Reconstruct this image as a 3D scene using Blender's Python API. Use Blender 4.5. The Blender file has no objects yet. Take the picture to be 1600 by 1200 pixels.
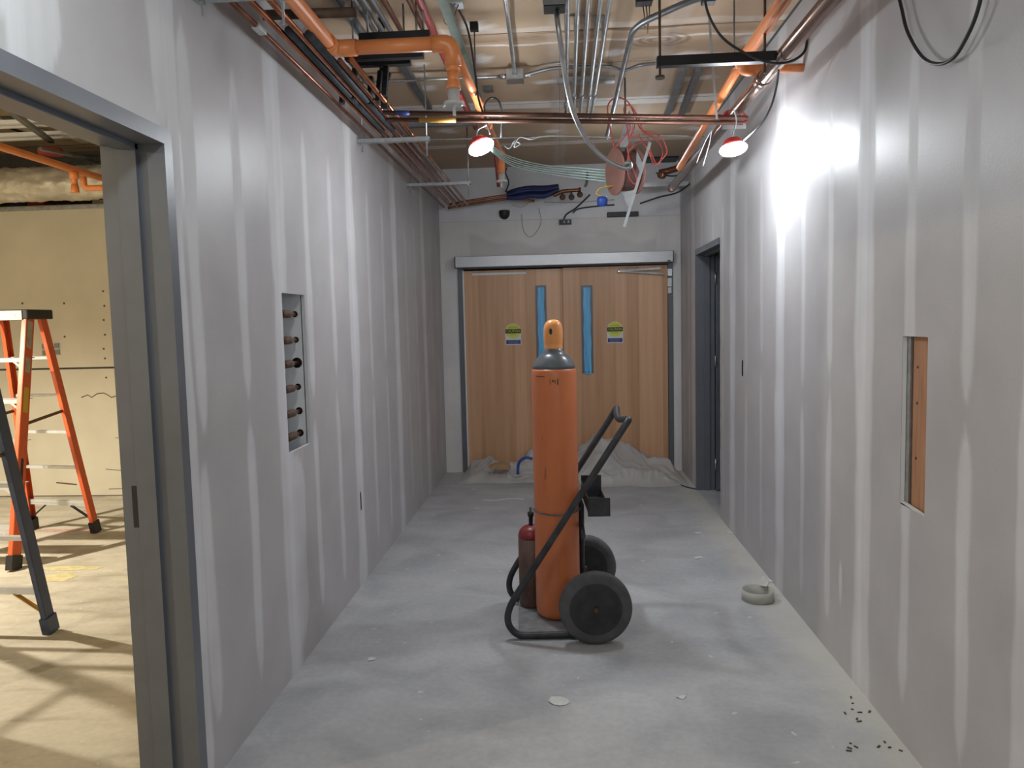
import bpy, bmesh, math, random
import numpy as np
from mathutils import Vector, Matrix, noise
random.seed(7)
rng = np.random.default_rng(7)
S = bpy.context.scene
COL = S.collection
PI = math.pi

# ------------------------------------------------------------------ camera
F, CAMH = 1200.0, 1.6
_a, _p, _r = (math.radians(v) for v in (3.73, 4.63, 1.33))
FW = Vector((-math.sin(_a)*math.cos(_p), math.cos(_a)*math.cos(_p), -math.sin(_p)))
_r0 = Vector((math.cos(_a), math.sin(_a), 0)); _u0 = _r0.cross(FW)
RT = math.cos(_r)*_r0 - math.sin(_r)*_u0
UP = math.cos(_r)*_u0 + math.sin(_r)*_r0
CP = Vector((0, 0, CAMH))
cam_data = bpy.data.cameras.new('camera')
cam_data.sensor_width = 36.0; cam_data.lens = 36.0*F/1600.0
cam_data.clip_start = 0.05; cam_data.clip_end = 100
cam = bpy.data.objects.new('camera', cam_data); COL.objects.link(cam)
cam.matrix_world = Matrix(((RT.x, UP.x, -FW.x, CP.x), (RT.y, UP.y, -FW.y, CP.y), (RT.z, UP.z, -FW.z, CP.z), (0, 0, 0, 1)))
S.camera = cam

# ------------------------------------------------------------------ world, exposure
S.view_settings.view_transform = 'Standard'
S.view_settings.look = 'None'
S.view_settings.exposure = 0.17
S.view_settings.gamma = 1.0
S.view_settings.use_curve_mapping = False
W = bpy.data.worlds.new('world'); S.world = W; W.use_nodes = True
W.node_tree.nodes['Background'].inputs[0].default_value = (0.05, 0.052, 0.055, 1)
W.node_tree.nodes['Background'].inputs[1].default_value = 1.0

LAMP_W = 38.0            # the two visible LED work lamps
FAR_FILL_W = 14.0             # added fill lamp behind the cable spool, brightens the far end
REAR_W = 20.0            # lamps of the same string further back, above and behind the camera
ROOM_W = 390.0           # warm work lamp in the side room

def point_light(name, loc, watts, colour, radius=0.05):
    l = bpy.data.lights.new(name, 'POINT'); l.energy = watts; l.color = colour; l.shadow_soft_size = radius
    o = bpy.data.objects.new(name, l); COL.objects.link(o); o.location = loc
    return o
COOL = (0.93, 0.97, 1.0)
WARM = (1.0, 0.90, 0.71)
for i, (p, w) in enumerate([((-0.72, 1.30, 2.62), REAR_W*1.15), ((0.95, -0.3, 2.0), REAR_W), ((0.6, -2.6, 2.15), REAR_W*0.8)]):
    point_light('work_lamp_light', p, w, (0.88, 0.98, 1.0), 0.07)
_sl = bpy.data.lights.new('room_lamp_light', 'SPOT'); _sl.energy = ROOM_W; _sl.color = WARM; _sl.shadow_soft_size = 0.04; _sl.spot_size = math.radians(160); _sl.spot_blend = 0.6
_so = bpy.data.objects.new('room_lamp_light', _sl); COL.objects.link(_so); _so.location = (-4.75, 4.15, 2.25)      # shaded lamp hung over the side room floor
point_light('room_lamp_light', (-4.6, 0.6, 2.5), ROOM_W*0.45, WARM, 0.06)

# ------------------------------------------------------------------ pixel helpers (1600 x 1200 frame)
def ray(x, y): return (x-800)/F*RT - (y-600)/F*UP + FW
def onz(x, y, z): d = ray(x, y); return CP + d*((z-CAMH)/d.z)
def onx(x, y, X): d = ray(x, y); return CP + d*(X/d.x)
def ony(x, y, Y): d = ray(x, y); return CP + d*(Y/d.y)

XL, XR, YB, ZC = -1.255, 1.245, 8.10, 3.20      # corridor walls, end wall, ceiling
YF = -4.0                                       # corridor runs on behind the camera

# ------------------------------------------------------------------ materials
MAT = {}
def newmat(name):
    m = bpy.data.materials.new(name); m.use_nodes = True
    nt = m.node_tree
    return m, nt, nt.nodes['Principled BSDF']
def node(nt, t, **kw):
    n = nt.nodes.new(t)
    for k, v in kw.items(): setattr(n, k, v)
    return n
def c4(c): return (c[0], c[1], c[2], 1)
def srgb(r, g, b):
    f = lambda v: (v/255/12.92 if v/255 <= 0.04045 else ((v/255+0.055)/1.055)**2.4)
    return (f(r), f(g), f(b))
def simple(name, col, rough=0.5, metal=0.0, var=0.0, vscale=20.0, bump=0.0, bscale=60.0, spec=0.5, emit=None, stretch=None, col2=None):
    """principled with a noise driven colour variation and fine relief"""
    m, nt, b = newmat(name)
    b.inputs['Roughness'].default_value = rough; b.inputs['Metallic'].default_value = metal
    b.inputs['Specular IOR Level'].default_value = spec
    tc = node(nt, 'ShaderNodeTexCoord'); mp = node(nt, 'ShaderNodeMapping')
    nt.links.new(tc.outputs['Object'], mp.inputs['Vector'])
    if stretch: mp.inputs['Scale'].default_value = stretch
    if var > 0:
        n = node(nt, 'ShaderNodeTexNoise'); n.inputs['Scale'].default_value = vscale; n.inputs['Detail'].default_value = 6
        nt.links.new(mp.outputs[0], n.inputs['Vector'])
        r = node(nt, 'ShaderNodeValToRGB')
        r.color_ramp.elements[0].position = 0.3; r.color_ramp.elements[1].position = 0.7
        lo = col2 if col2 else tuple(v*(1-var) for v in col)
        hi = col if col2 else tuple(min(1, v*(1+var)) for v in col)
        r.color_ramp.elements[0].color = c4(lo); r.color_ramp.elements[1].color = c4(hi)
        nt.links.new(n.outputs['Fac'], r.inputs['Fac']); nt.links.new(r.outputs['Color'], b.inputs['Base Color'])
    else:
        b.inputs['Base Color'].default_value = c4(col)
    if bump > 0:
        n2 = node(nt, 'ShaderNodeTexNoise'); n2.inputs['Scale'].default_value = bscale; n2.inputs['Detail'].default_value = 4
        nt.links.new(mp.outputs[0], n2.inputs['Vector'])
        bp = node(nt, 'ShaderNodeBump'); bp.inputs['Strength'].default_value = bump; bp.inputs['Distance'].default_value = 0.01
        nt.links.new(n2.outputs['Fac'], bp.inputs['Height']); nt.links.new(bp.outputs[0], b.inputs['Normal'])
    if emit:
        b.inputs['Emission Color'].default_value = c4(emit[0]); b.inputs['Emission Strength'].default_value = emit[1]
    MAT[name] = m
    return m

def wallboard(name, paper, mud, prime=None, stain=None, rp=0.42, rm=0.7):
    """gypsum board: the mesh attributes mud / prime / stain say where compound, primer or torn paper sits"""
    m, nt, b = newmat(name)
    tc = node(nt, 'ShaderNodeTexCoord')
    n = node(nt, 'ShaderNodeTexNoise'); n.inputs['Scale'].default_value = 3.0; n.inputs['Detail'].default_value = 8
    nt.links.new(tc.outputs['Object'], n.inputs['Vector'])
    v = node(nt, 'ShaderNodeMapRange'); v.inputs[1].default_value = 0.3; v.inputs[2].default_value = 0.7; v.inputs[3].default_value = 0.92; v.inputs[4].default_value = 1.06
    nt.links.new(n.outputs['Fac'], v.inputs[0])
    am = node(nt, 'ShaderNodeAttribute', attribute_name='mud')
    mx = node(nt, 'ShaderNodeMix', data_type='RGBA'); mx.inputs[6].default_value = c4(paper); mx.inputs[7].default_value = c4(mud)
    # compound streaks: fine vertical noise breaks the edge of the compound
    mp = node(nt, 'ShaderNodeMapping'); mp.inputs['Scale'].default_value = (30, 30, 1.2)
    nt.links.new(tc.outputs['Object'], mp.inputs['Vector'])
    n3 = node(nt, 'ShaderNodeTexNoise'); n3.inputs['Scale'].default_value = 1.0; n3.inputs['Detail'].default_value = 3
    nt.links.new(mp.outputs[0], n3.inputs['Vector'])
    ms = node(nt, 'ShaderNodeMath', operation='MULTIPLY_ADD'); ms.inputs[1].default_value = 0.55; ms.inputs[2].default_value = 0.72
    nt.links.new(n3.outputs['Fac'], ms.inputs[0])
    mm = node(nt, 'ShaderNodeMath', operation='MULTIPLY', use_clamp=True)
    nt.links.new(am.outputs['Fac'], mm.inputs[0]); nt.links.new(ms.outputs[0], mm.inputs[1])
    nt.links.new(mm.outputs[0], mx.inputs[0])
    last = mx.outputs[2]
    for attr, colr in (('prime', prime), ('stain', stain)):
        if colr is None: continue
        at = node(nt, 'ShaderNodeAttribute', attribute_name=attr)
        m2 = node(nt, 'ShaderNodeMix', data_type='RGBA'); m2.inputs[7].default_value = c4(colr)
        nt.links.new(at.outputs['Fac'], m2.inputs[0]); nt.links.new(last, m2.inputs[6]); last = m2.outputs[2]
    mul = node(nt, 'ShaderNodeMix', data_type='RGBA', blend_type='MULTIPLY'); mul.inputs[0].default_value = 1.0
    nt.links.new(last, mul.inputs[6]); nt.links.new(v.outputs[0], mul.inputs[7])
    nt.links.new(mul.outputs[2], b.inputs['Base Color'])
    rr = node(nt, 'ShaderNodeMapRange'); rr.inputs[3].default_value = rp; rr.inputs[4].default_value = rm
    nt.links.new(am.outputs['Fac'], rr.inputs[0]); nt.links.new(rr.outputs[0], b.inputs['Roughness'])
    n2 = node(nt, 'ShaderNodeTexNoise'); n2.inputs['Scale'].default_value = 120; n2.inputs['Detail'].default_value = 3
    nt.links.new(tc.outputs['Object'], n2.inputs['Vector'])
    bp = node(nt, 'ShaderNodeBump'); bp.inputs['Strength'].default_value = 0.06; bp.inputs['Distance'].default_value = 0.01
    nt.links.new(n2.outputs['Fac'], bp.inputs['Height']); nt.links.new(bp.outputs[0], b.inputs['Normal'])
    MAT[name] = m
wallboard('drywall', (0.455, 0.443, 0.45), (0.64, 0.637, 0.655), rp=0.46)
wallboard('drywall_end', (0.60, 0.58, 0.565), (0.75, 0.735, 0.72), prime=(0.72, 0.725, 0.75))
wallboard('ceiling_board', (0.47, 0.345, 0.23), (0.80, 0.775, 0.74), stain=(0.15, 0.075, 0.035), rp=0.7, rm=0.8)
simple('tan_board', (0.57, 0.53, 0.43), 0.75, var=0.07, vscale=2.5, bump=0.05)
simple('dark_cavity', (0.06, 0.055, 0.05), 0.9, var=0.2)
simple('room_ceiling', (0.36, 0.27, 0.17), 0.85, var=0.3, vscale=3)
simple('frame_grey', (0.135, 0.145, 0.167), 0.38, var=0.08, vscale=6, bump=0.03)
simple('copper', (0.46, 0.19, 0.105), 0.27, 1.0, var=0.3, vscale=9)
simple('copper_dull', (0.27, 0.13, 0.085), 0.38, 1.0, var=0.35, vscale=9)
simple('copper_big', (0.36, 0.26, 0.22), 0.25, 1.0, var=0.2, vscale=5)
simple('copper_dark', (0.12, 0.058, 0.042), 0.45, 0.7, var=0.35, vscale=9)
simple('steel', (0.50, 0.52, 0.53), 0.35, 1.0, var=0.15, vscale=12)
simple('steel_dull', (0.24, 0.25, 0.26), 0.45, 0.9, var=0.2, vscale=12)
simple('galv', (0.42, 0.44, 0.45), 0.42, 0.8, var=0.15, vscale=30)
simple('aluminium', (0.40, 0.40, 0.41), 0.42, 1.0, var=0.06, vscale=40, stretch=(0.3, 6, 6))
simple('silver_paint', (0.56, 0.58, 0.60), 0.36, 0.45, var=0.06, vscale=14)
simple('cpvc', (0.82, 0.275, 0.09), 0.38, var=0.08, vscale=5)
simple('white_plastic', (0.60, 0.60, 0.58), 0.45, var=0.05)
simple('black_metal', (0.018, 0.019, 0.021), 0.45, 0.3, var=0.3, vscale=15)
simple('black_plastic', (0.015, 0.015, 0.016), 0.45)
simple('black_cord', (0.02, 0.02, 0.022), 0.5)
simple('dark_insulation', (0.03, 0.035, 0.042), 0.7, var=0.3)
simple('rubber', (0.08, 0.081, 0.086), 0.72, var=0.3, vscale=12, bump=0.1)
simple('wheel_hub', (0.03, 0.031, 0.035), 0.5, 0.2, var=0.4, vscale=14)
simple('rust', (0.10, 0.062, 0.04), 0.7, 0.3, var=0.4)
simple('cart_paint', (0.04, 0.041, 0.047), 0.42, 0.25, var=0.4, vscale=18, bump=0.08)
simple('tank_grey', (0.115, 0.13, 0.145), 0.3, var=0.1)
simple('tank_cap', (0.83, 0.33, 0.10), 0.35, var=0.07, vscale=12)
simple('red_brown', (0.09, 0.047, 0.034), 0.5, var=0.45, vscale=11, bump=0.15)
simple('dark_red', (0.22, 0.02, 0.025), 0.35, var=0.15)
simple('red', (0.50, 0.03, 0.03), 0.4, var=0.1)
simple('red_pipe', (0.30, 0.035, 0.03), 0.45, var=0.2)
simple('cable_red', (0.40, 0.06, 0.05), 0.5)
simple('spool_brown', (0.30, 0.15, 0.12), 0.7, var=0.15, vscale=9)
simple('spool_dark', (0.12, 0.06, 0.05), 0.6, var=0.3, vscale=30)
simple('blue', (0.02, 0.07, 0.36), 0.5, var=0.15)
simple('blue_cable', (0.016, 0.026, 0.11), 0.5, var=0.3)
simple('green_wire', (0.20, 0.30, 0.26), 0.5)
simple('green_stud', (0.19, 0.24, 0.205), 0.5, 0.3, var=0.1)
simple('label_blue', (0.02, 0.045, 0.22), 0.5)
simple('label_yellow', (0.66, 0.70, 0.10), 0.5)
simple('label_ladder', (0.62, 0.42, 0.03), 0.5)
simple('label_grey', (0.40, 0.38, 0.33), 0.5, var=0.2)
simple('label_white', (0.74, 0.74, 0.76), 0.5)
simple('label_black', (0.02, 0.02, 0.015), 0.5)
simple('label_text_dark', (0.20, 0.22, 0.02), 0.5)
simple('label_text_pale', (0.20, 0.22, 0.36), 0.5)
simple('ladder_orange', (0.66, 0.115, 0.035), 0.42, var=0.06)
simple('ladder_blue', (0.035, 0.05, 0.10), 0.45, var=0.1)
simple('yellow_brace', (0.45, 0.23, 0.03), 0.5, var=0.1)
simple('brown_strap', (0.14, 0.085, 0.04), 0.5, 0.4)
simple('stud_wood', (0.40, 0.20, 0.105), 0.7, var=0.2, vscale=3, stretch=(14, 14, 1.2), bump=0.05)
simple('cardboard', (0.42, 0.25, 0.13), 0.8, var=0.1)
simple('paper', (0.62, 0.62, 0.60), 0.8, var=0.06)
simple('tape', (0.46, 0.46, 0.41), 0.55, var=0.05)
simple('paint_yellow', (0.56, 0.50, 0.28), 0.8, var=0.2)
simple('paint_pink', (0.50, 0.32, 0.28), 0.8, var=0.2)
simple('rag', (0.24, 0.245, 0.25), 0.6, var=0.15)
simple('plate_dusty', (0.26, 0.265, 0.275), 0.6, 0.2, var=0.25)
simple('blue_film', (0.16, 0.52, 0.97), 0.35, var=0.25, vscale=3, stretch=(18, 18, 0.6))
simple('foil', (0.56, 0.525, 0.45), 0.42, 0.55, var=0.15, vscale=6, bump=0.55, bscale=24)
simple('white_box', (0.74, 0.76, 0.78), 0.5, var=0.05)
simple('door_edge', (0.78, 0.77, 0.74), 0.5)

def orange_tank():
    m, nt, b = newmat('tank_orange')
    tc = node(nt, 'ShaderNodeTexCoord')
    n = node(nt, 'ShaderNodeTexNoise'); n.inputs['Scale'].default_value = 9; n.inputs['Detail'].default_value = 8
    mp = node(nt, 'ShaderNodeMapping'); mp.inputs['Scale'].default_value = (1.6, 1.6, 0.5)
    nt.links.new(tc.outputs['Object'], mp.inputs[0]); nt.links.new(mp.outputs[0], n.inputs['Vector'])
    r = node(nt, 'ShaderNodeValToRGB'); e = r.color_ramp.elements
    e[0].position = 0.285; e[0].color = c4((0.16, 0.05, 0.03)); e[1].position = 0.335; e[1].color = c4((0.60, 0.172, 0.062))
    x = r.color_ramp.elements.new(0.75); x.color = c4((0.66, 0.20, 0.072))
    nt.links.new(n.outputs['Fac'], r.inputs[0]); nt.links.new(r.outputs[0], b.inputs['Base Color'])
    b.inputs['Roughness'].default_value = 0.36
    MAT['tank_orange'] = m
orange_tank()

def door_wood():
    m, nt, b = newmat('door_veneer')
    tc = node(nt, 'ShaderNodeTexCoord')
    # veneer leaves: broad vertical strips of slightly different tone, plus grain
    sep = node(nt, 'ShaderNodeSeparateXYZ'); nt.links.new(tc.outputs['Object'], sep.inputs[0])
    k = node(nt, 'ShaderNodeMath', operation='MULTIPLY'); k.inputs[1].default_value = 8.2; nt.links.new(sep.outputs[0], k.inputs[0])
    fl = node(nt, 'ShaderNodeMath', operation='FLOOR'); nt.links.new(k.outputs[0], fl.inputs[0])
    wn = node(nt, 'ShaderNodeTexWhiteNoise', noise_dimensions='1D'); nt.links.new(fl.outputs[0], wn.inputs['W'])
    mp = node(nt, 'ShaderNodeMapping'); mp.inputs['Scale'].default_value = (16, 16, 0.7); nt.links.new(tc.outputs['Object'], mp.inputs[0])
    n = node(nt, 'ShaderNodeTexNoise'); n.inputs['Scale'].default_value = 1.4; n.inputs['Detail'].default_value = 5; nt.links.new(mp.outputs[0], n.inputs['Vector'])
    ad = node(nt, 'ShaderNodeMath', operation='MULTIPLY_ADD'); ad.inputs[1].default_value = 0.45
    nt.links.new(wn.outputs['Value'], ad.inputs[0])
    h = node(nt, 'ShaderNodeMath', operation='MULTIPLY'); h.inputs[1].default_value = 0.75; nt.links.new(n.outputs['Fac'], h.inputs[0]); nt.links.new(h.outputs[0], ad.inputs[2])
    r = node(nt, 'ShaderNodeValToRGB'); e = r.color_ramp.elements
    e[0].position = 0.2; e[0].color = c4((0.50, 0.27, 0.14)); e[1].position = 0.85; e[1].color = c4((0.76, 0.46, 0.275))
    nt.links.new(ad.outputs[0], r.inputs[0]); nt.links.new(r.outputs[0], b.inputs['Base Color'])
    b.inputs['Roughness'].default_value = 0.42
    MAT['door_veneer'] = m
door_wood()

def concrete(name, dark, mid, light, rough, streak=False, tan=None):
    m, nt, b = newmat(name)
    tc = node(nt, 'ShaderNodeTexCoord')
    def nz(scale, det=8, st=(1, 1, 1), dist=0.0):
        mp = node(nt, 'ShaderNodeMapping'); mp.inputs['Scale'].default_value = st; nt.links.new(tc.outputs['Object'], mp.inputs[0])
        n = node(nt, 'ShaderNodeTexNoise'); n.inputs['Scale'].default_value = scale; n.inputs['Detail'].default_value = det; n.inputs['Distortion'].default_value = dist
        nt.links.new(mp.outputs[0], n.inputs['Vector']); return n.outputs['Fac']
    r = node(nt, 'ShaderNodeValToRGB'); e = r.color_ramp.elements
    e[0].position = 0.30; e[0].color = c4(dark); e[1].position = 0.72; e[1].color = c4(light)
    x = e.new(0.5); x.color = c4(mid)
    base = nz(2.2, 12, (1, 1.2, 1), 0.8) if not streak else nz(2.2, 10, (1.2, 3.5, 1), 0.6)
    nt.links.new(base, r.inputs[0])
    fine = node(nt, 'ShaderNodeMapRange'); fine.inputs[1].default_value = 0.3; fine.inputs[2].default_value = 0.7; fine.inputs[3].default_value = 0.93; fine.inputs[4].default_value = 1.06
    nt.links.new(nz(34, 6), fine.inputs[0])
    mul = node(nt, 'ShaderNodeMix', data_type='RGBA', blend_type='MULTIPLY'); mul.inputs[0].default_value = 1
    nt.links.new(r.outputs[0], mul.inputs[6]); nt.links.new(fine.outputs[0], mul.inputs[7])
    # dried compound splashes
    sp = node(nt, 'ShaderNodeValToRGB'); sp.color_ramp.elements[0].position = 0.70; sp.color_ramp.elements[1].position = 0.74
    nt.links.new(nz(13, 3, (1, 1, 1), 0.3), sp.inputs[0])
    sw = node(nt, 'ShaderNodeMath', operation='MULTIPLY'); sw.inputs[1].default_value = 0.55; nt.links.new(sp.outputs[0], sw.inputs[0])
    ms = node(nt, 'ShaderNodeMix', data_type='RGBA'); ms.inputs[7].default_value = c4(tuple(min(0.75, v*1.7) for v in light))
    nt.links.new(sw.outputs[0], ms.inputs[0]); nt.links.new(mul.outputs[2], ms.inputs[6])
    last = ms.outputs[2]
    if tan:   # dust strip along the right wall
        sep = node(nt, 'ShaderNodeSeparateXYZ'); nt.links.new(tc.outputs['Object'], sep.inputs[0])
        wob = node(nt, 'ShaderNodeMath', operation='MULTIPLY_ADD'); wob.inputs[1].default_value = 0.35; nt.links.new(nz(4, 6), wob.inputs[0]); nt.links.new(sep.outputs[0], wob.inputs[2])
        mr = node(nt, 'ShaderNodeMapRange'); mr.inputs[1].default_value = 1.16; mr.inputs[2].default_value = 1.36; mr.inputs[4].default_value = 0.75; nt.links.new(wob.outputs[0], mr.inputs[0])
        m3 = node(nt, 'ShaderNodeMix', data_type='RGBA'); m3.inputs[7].default_value = c4(tan)
        nt.links.new(mr.outputs[0], m3.inputs[0]); nt.links.new(last, m3.inputs[6]); last = m3.outputs[2]
    nt.links.new(last, b.inputs['Base Color'])
    b.inputs['Roughness'].default_value = rough
    bp = node(nt, 'ShaderNodeBump'); bp.inputs['Strength'].default_value = 0.25 if streak else 0.1; bp.inputs['Distance'].default_value = 0.01
    nt.links.new(nz(9 if streak else 25, 6, (1, 3, 1) if streak else (1, 1, 1)), bp.inputs['Height']); nt.links.new(bp.outputs[0], b.inputs['Normal'])
    MAT[name] = m
concrete('concrete', (0.335, 0.343, 0.358), (0.415, 0.423, 0.438), (0.50, 0.507, 0.518), 0.5, tan=(0.58, 0.565, 0.51))
concrete('room_concrete', (0.38, 0.35, 0.285), (0.50, 0.465, 0.385), (0.58, 0.54, 0.45), 0.75, streak=True)

def sheet_plastic():
    m, nt, b = newmat('plastic_sheet')
    b.inputs['Base Color'].default_value = (0.66, 0.635, 0.61, 1); b.inputs['Roughness'].default_value = 0.38
    n = node(nt, 'ShaderNodeTexNoise'); n.inputs['Scale'].default_value = 14; n.inputs['Detail'].default_value = 6
    tc = node(nt, 'ShaderNodeTexCoord'); nt.links.new(tc.outputs['Object'], n.inputs['Vector'])
    bp = node(nt, 'ShaderNodeBump'); bp.inputs['Strength'].default_value = 0.22; bp.inputs['Distance'].default_value = 0.03
    nt.links.new(n.outputs['Fac'], bp.inputs['Height']); nt.links.new(bp.outputs[0], b.inputs['Normal'])
    tr = node(nt, 'ShaderNodeBsdfTranslucent'); tr.inputs[0].default_value = (0.66, 0.63, 0.6, 1)
    mix = node(nt, 'ShaderNodeMixShader'); mix.inputs[0].default_value = 0.3
    out = nt.nodes['Material Output']
    nt.links.new(b.outputs[0], mix.inputs[1]); nt.links.new(tr.outputs[0], mix.inputs[2]); nt.links.new(mix.outputs[0], out.inputs[0])
    MAT['plastic_sheet'] = m
sheet_plastic()

def emission(name, col, strength):
    m, nt, b = newmat(name)
    b.inputs['Base Color'].default_value = c4(col); b.inputs['Emission Color'].default_value = c4(col); b.inputs['Emission Strength'].default_value = strength
    MAT[name] = m

# ------------------------------------------------------------------ mesh helpers
def V(p): return Vector(p)
class MB:
    """collects shapes in world coordinates, linked as ONE mesh object"""
    def __init__(s): s.v = []; s.f = []; s.sm = []
    def add(s, vs, fs, smooth=False):
        o = len(s.v); s.v.extend([tuple(v) for v in vs]); s.f.extend([[i+o for i in f] for f in fs]); s.sm.extend([smooth]*len(fs)); return s
    def box(s, x0, x1, y0, y1, z0, z1, bev=0.0):
        x0, x1 = sorted((x0, x1)); y0, y1 = sorted((y0, y1)); z0, z1 = sorted((z0, z1))
        if bev > 0:
            bm = bmesh.new(); bmesh.ops.create_cube(bm, size=1)
            for v in bm.verts: v.co = Vector(((v.co.x+.5)*(x1-x0)+x0, (v.co.y+.5)*(y1-y0)+y0, (v.co.z+.5)*(z1-z0)+z0))
            bmesh.ops.bevel(bm, geom=bm.edges[:], offset=bev, segments=2, affect='EDGES', profile=0.5)
            bm.verts.index_update(); s.add([v.co.copy() for v in bm.verts], [[v.index for v in f.verts] for f in bm.faces]); bm.free(); return s
        vs = [(x, y, z) for x in (x0, x1) for y in (y0, y1) for z in (z0, z1)]
        return s.add(vs, [(0, 1, 3, 2), (4, 6, 7, 5), (0, 4, 5, 1), (2, 3, 7, 6), (0, 2, 6, 4), (1, 5, 7, 3)])
    def obox(s, a, b, w, d, side=(1, 0, 0)):
        """bar from a to b, w wide along side and d deep across it"""
        a, b = V(a), V(b); ax = (b-a).normalized(); sd = V(side); sd = (sd - ax*sd.dot(ax)).normalized(); up = ax.cross(sd)
        vs = []
        for p in (a, b):
            for i, j in ((-1, -1), (1, -1), (1, 1), (-1, 1)): vs.append(p + sd*(w/2*i) + up*(d/2*j))
        return s.add(vs, [(3, 2, 1, 0), (4, 5, 6, 7), (0, 1, 5, 4), (1, 2, 6, 5), (2, 3, 7, 6), (3, 0, 4, 7)])
    def tube(s, pts, r, n=10, caps=True, radii=None, closed=False):
        pts = [V(p) for p in pts]; m = len(pts); vs = []; fs = []
        t0 = (pts[1]-pts[0]).normalized(); ref = Vector((0, 0, 1)) if abs(t0.z) < 0.9 else Vector((1, 0, 0))
        nrm = (ref - t0*ref.dot(t0)).normalized(); prev = t0
        for i in range(m):
            if closed: t = (pts[(i+1) % m]-pts[i-1]).normalized()
            elif i == 0: t = t0
            elif i == m-1: t = (pts[i]-pts[i-1]).normalized()
            else:
                t = (pts[i+1]-pts[i]).normalized() + (pts[i]-pts[i-1]).normalized()
                t = t.normalized() if t.length > 1e-6 else prev
            q = prev.rotation_difference(t); nrm = q @ nrm; nrm = (nrm - t*nrm.dot(t)).normalized(); prev = t
            bi = t.cross(nrm); rr = radii[i] if radii else r
            for k in range(n):
                a = 2*PI*k/n; vs.append(pts[i] + (nrm*math.cos(a) + bi*math.sin(a))*rr)
        for i in range(m if closed else m-1):
            j = (i+1) % m
            for k in range(n): fs.append((i*n+k, i*n+(k+1) % n, j*n+(k+1) % n, j*n+k))
        s.add(vs, fs, True)
        if caps and not closed:
            o = len(s.v)-len(vs); s.f.append([o+k for k in range(n)][::-1]); s.f.append([o+(m-1)*n+k for k in range(n)]); s.sm += [False, False]
        return s
    def lathe(s, base, axis, prof, n=24, smooth=True, cap=True):
        """profile [(radius, height)] turned about axis through base"""
        base = V(base); ax = V(axis).normalized(); ref = Vector((0, 0, 1)) if abs(ax.z) < 0.9 else Vector((1, 0, 0))
        u = (ref-ax*ref.dot(ax)).normalized(); w = ax.cross(u); vs = []; fs = []
        for (r, h) in prof:
            for k in range(n):
                a = 2*PI*k/n; vs.append(base + ax*h + (u*math.cos(a)+w*math.sin(a))*r)
        for i in range(len(prof)-1):
            for k in range(n): fs.append((i*n+k, i*n+(k+1) % n, (i+1)*n+(k+1) % n, (i+1)*n+k))
        s.add(vs, fs, smooth)
        if cap:
            o = len(s.v)-len(vs); m = len(prof)
            s.f.append([o+k for k in range(n)][::-1]); s.f.append([o+(m-1)*n+k for k in range(n)]); s.sm += [False, False]
        return s
    def poly(s, pts, thick):
        """flat polygon given in 3-D, extruded by the vector thick"""
        pts = [V(p) for p in pts]; t = V(thick); n = len(pts)
        s.add(pts + [p+t for p in pts], [list(range(n))[::-1], list(range(n, 2*n))] + [(i, (i+1) % n, n+(i+1) % n, n+i) for i in range(n)])
        return s
    def build(s, name, mat, parent=None, origin=None, fixn=True):
        v = np.array(s.v, dtype=float)
        lo, hi = v.min(0), v.max(0)
        o = np.array(origin) if origin is not None else np.array([(lo[0]+hi[0])/2, (lo[1]+hi[1])/2, lo[2]])
        me = bpy.data.meshes.new(name); me.from_pydata([tuple(p) for p in (v-o)], [], s.f)
        me.polygons.foreach_set('use_smooth', s.sm)
        if fixn:
            bm = bmesh.new(); bm.from_mesh(me); bmesh.ops.recalc_face_normals(bm, faces=bm.faces); bm.to_mesh(bm_me := me); bm.free()
        me.materials.append(MAT[mat]); me.update()
        ob = bpy.data.objects.new(name, me); COL.objects.link(ob)
        if parent is not None:
            ob.parent = parent; ob.location = Vector(o) - Vector(parent['_w'])
        else: ob.location = o
        ob['_w'] = [float(x) for x in o]
        return ob
def thing(name, label, cat, loc, group=None, rz=0.0):
    o = bpy.data.objects.new(name, None); COL.objects.link(o); o.location = loc; o.empty_display_size = 0.1
    o['_w'] = [float(x) for x in loc]; o['label'] = label; o['category'] = cat
    if group: o['group'] = group
    o.rotation_euler.z = rz
    return o
def tag(o, label, cat, group=None):
    o['label'] = label; o['category'] = cat
    if group: o['group'] = group
    return o
def struct(o): o['kind'] = 'structure'; return o
def smooth_path(pts, n=8, closed=False):
    """Catmull-Rom through pts"""
    P = [V(p) for p in pts]; out = []; m = len(P)
    for i in range(m if closed else m-1):
        if closed: p0, p1, p2, p3 = P[i-1], P[i], P[(i+1) % m], P[(i+2) % m]
        else: p0, p1, p2, p3 = P[max(i-1, 0)], P[i], P[i+1], P[min(i+2, m-1)]
        for k in range(n):
            t = k/n
            out.append(0.5*((2*p1) + (p2-p0)*t + (2*p0-5*p1+4*p2-p3)*t*t + (3*p1-p0-3*p2+p3)*t**3))
    if not closed: out.append(P[-1])
    return out
def rounded(pts, r, n=6):
    """polyline with rounded corners"""
    P = [V(p) for p in pts]; out = [P[0]]
    for i in range(1, len(P)-1):
        a = (P[i-1]-P[i]); b = (P[i+1]-P[i]); rr = min(r, a.length*0.49, b.length*0.49)
        p, q = P[i]+a.normalized()*rr, P[i]+b.normalized()*rr
        for k in range(n+1):
            t = k/n; out.append(p*(1-t)**2 + P[i]*2*t*(1-t) + q*t*t)
    out.append(P[-1]); return out

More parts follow.
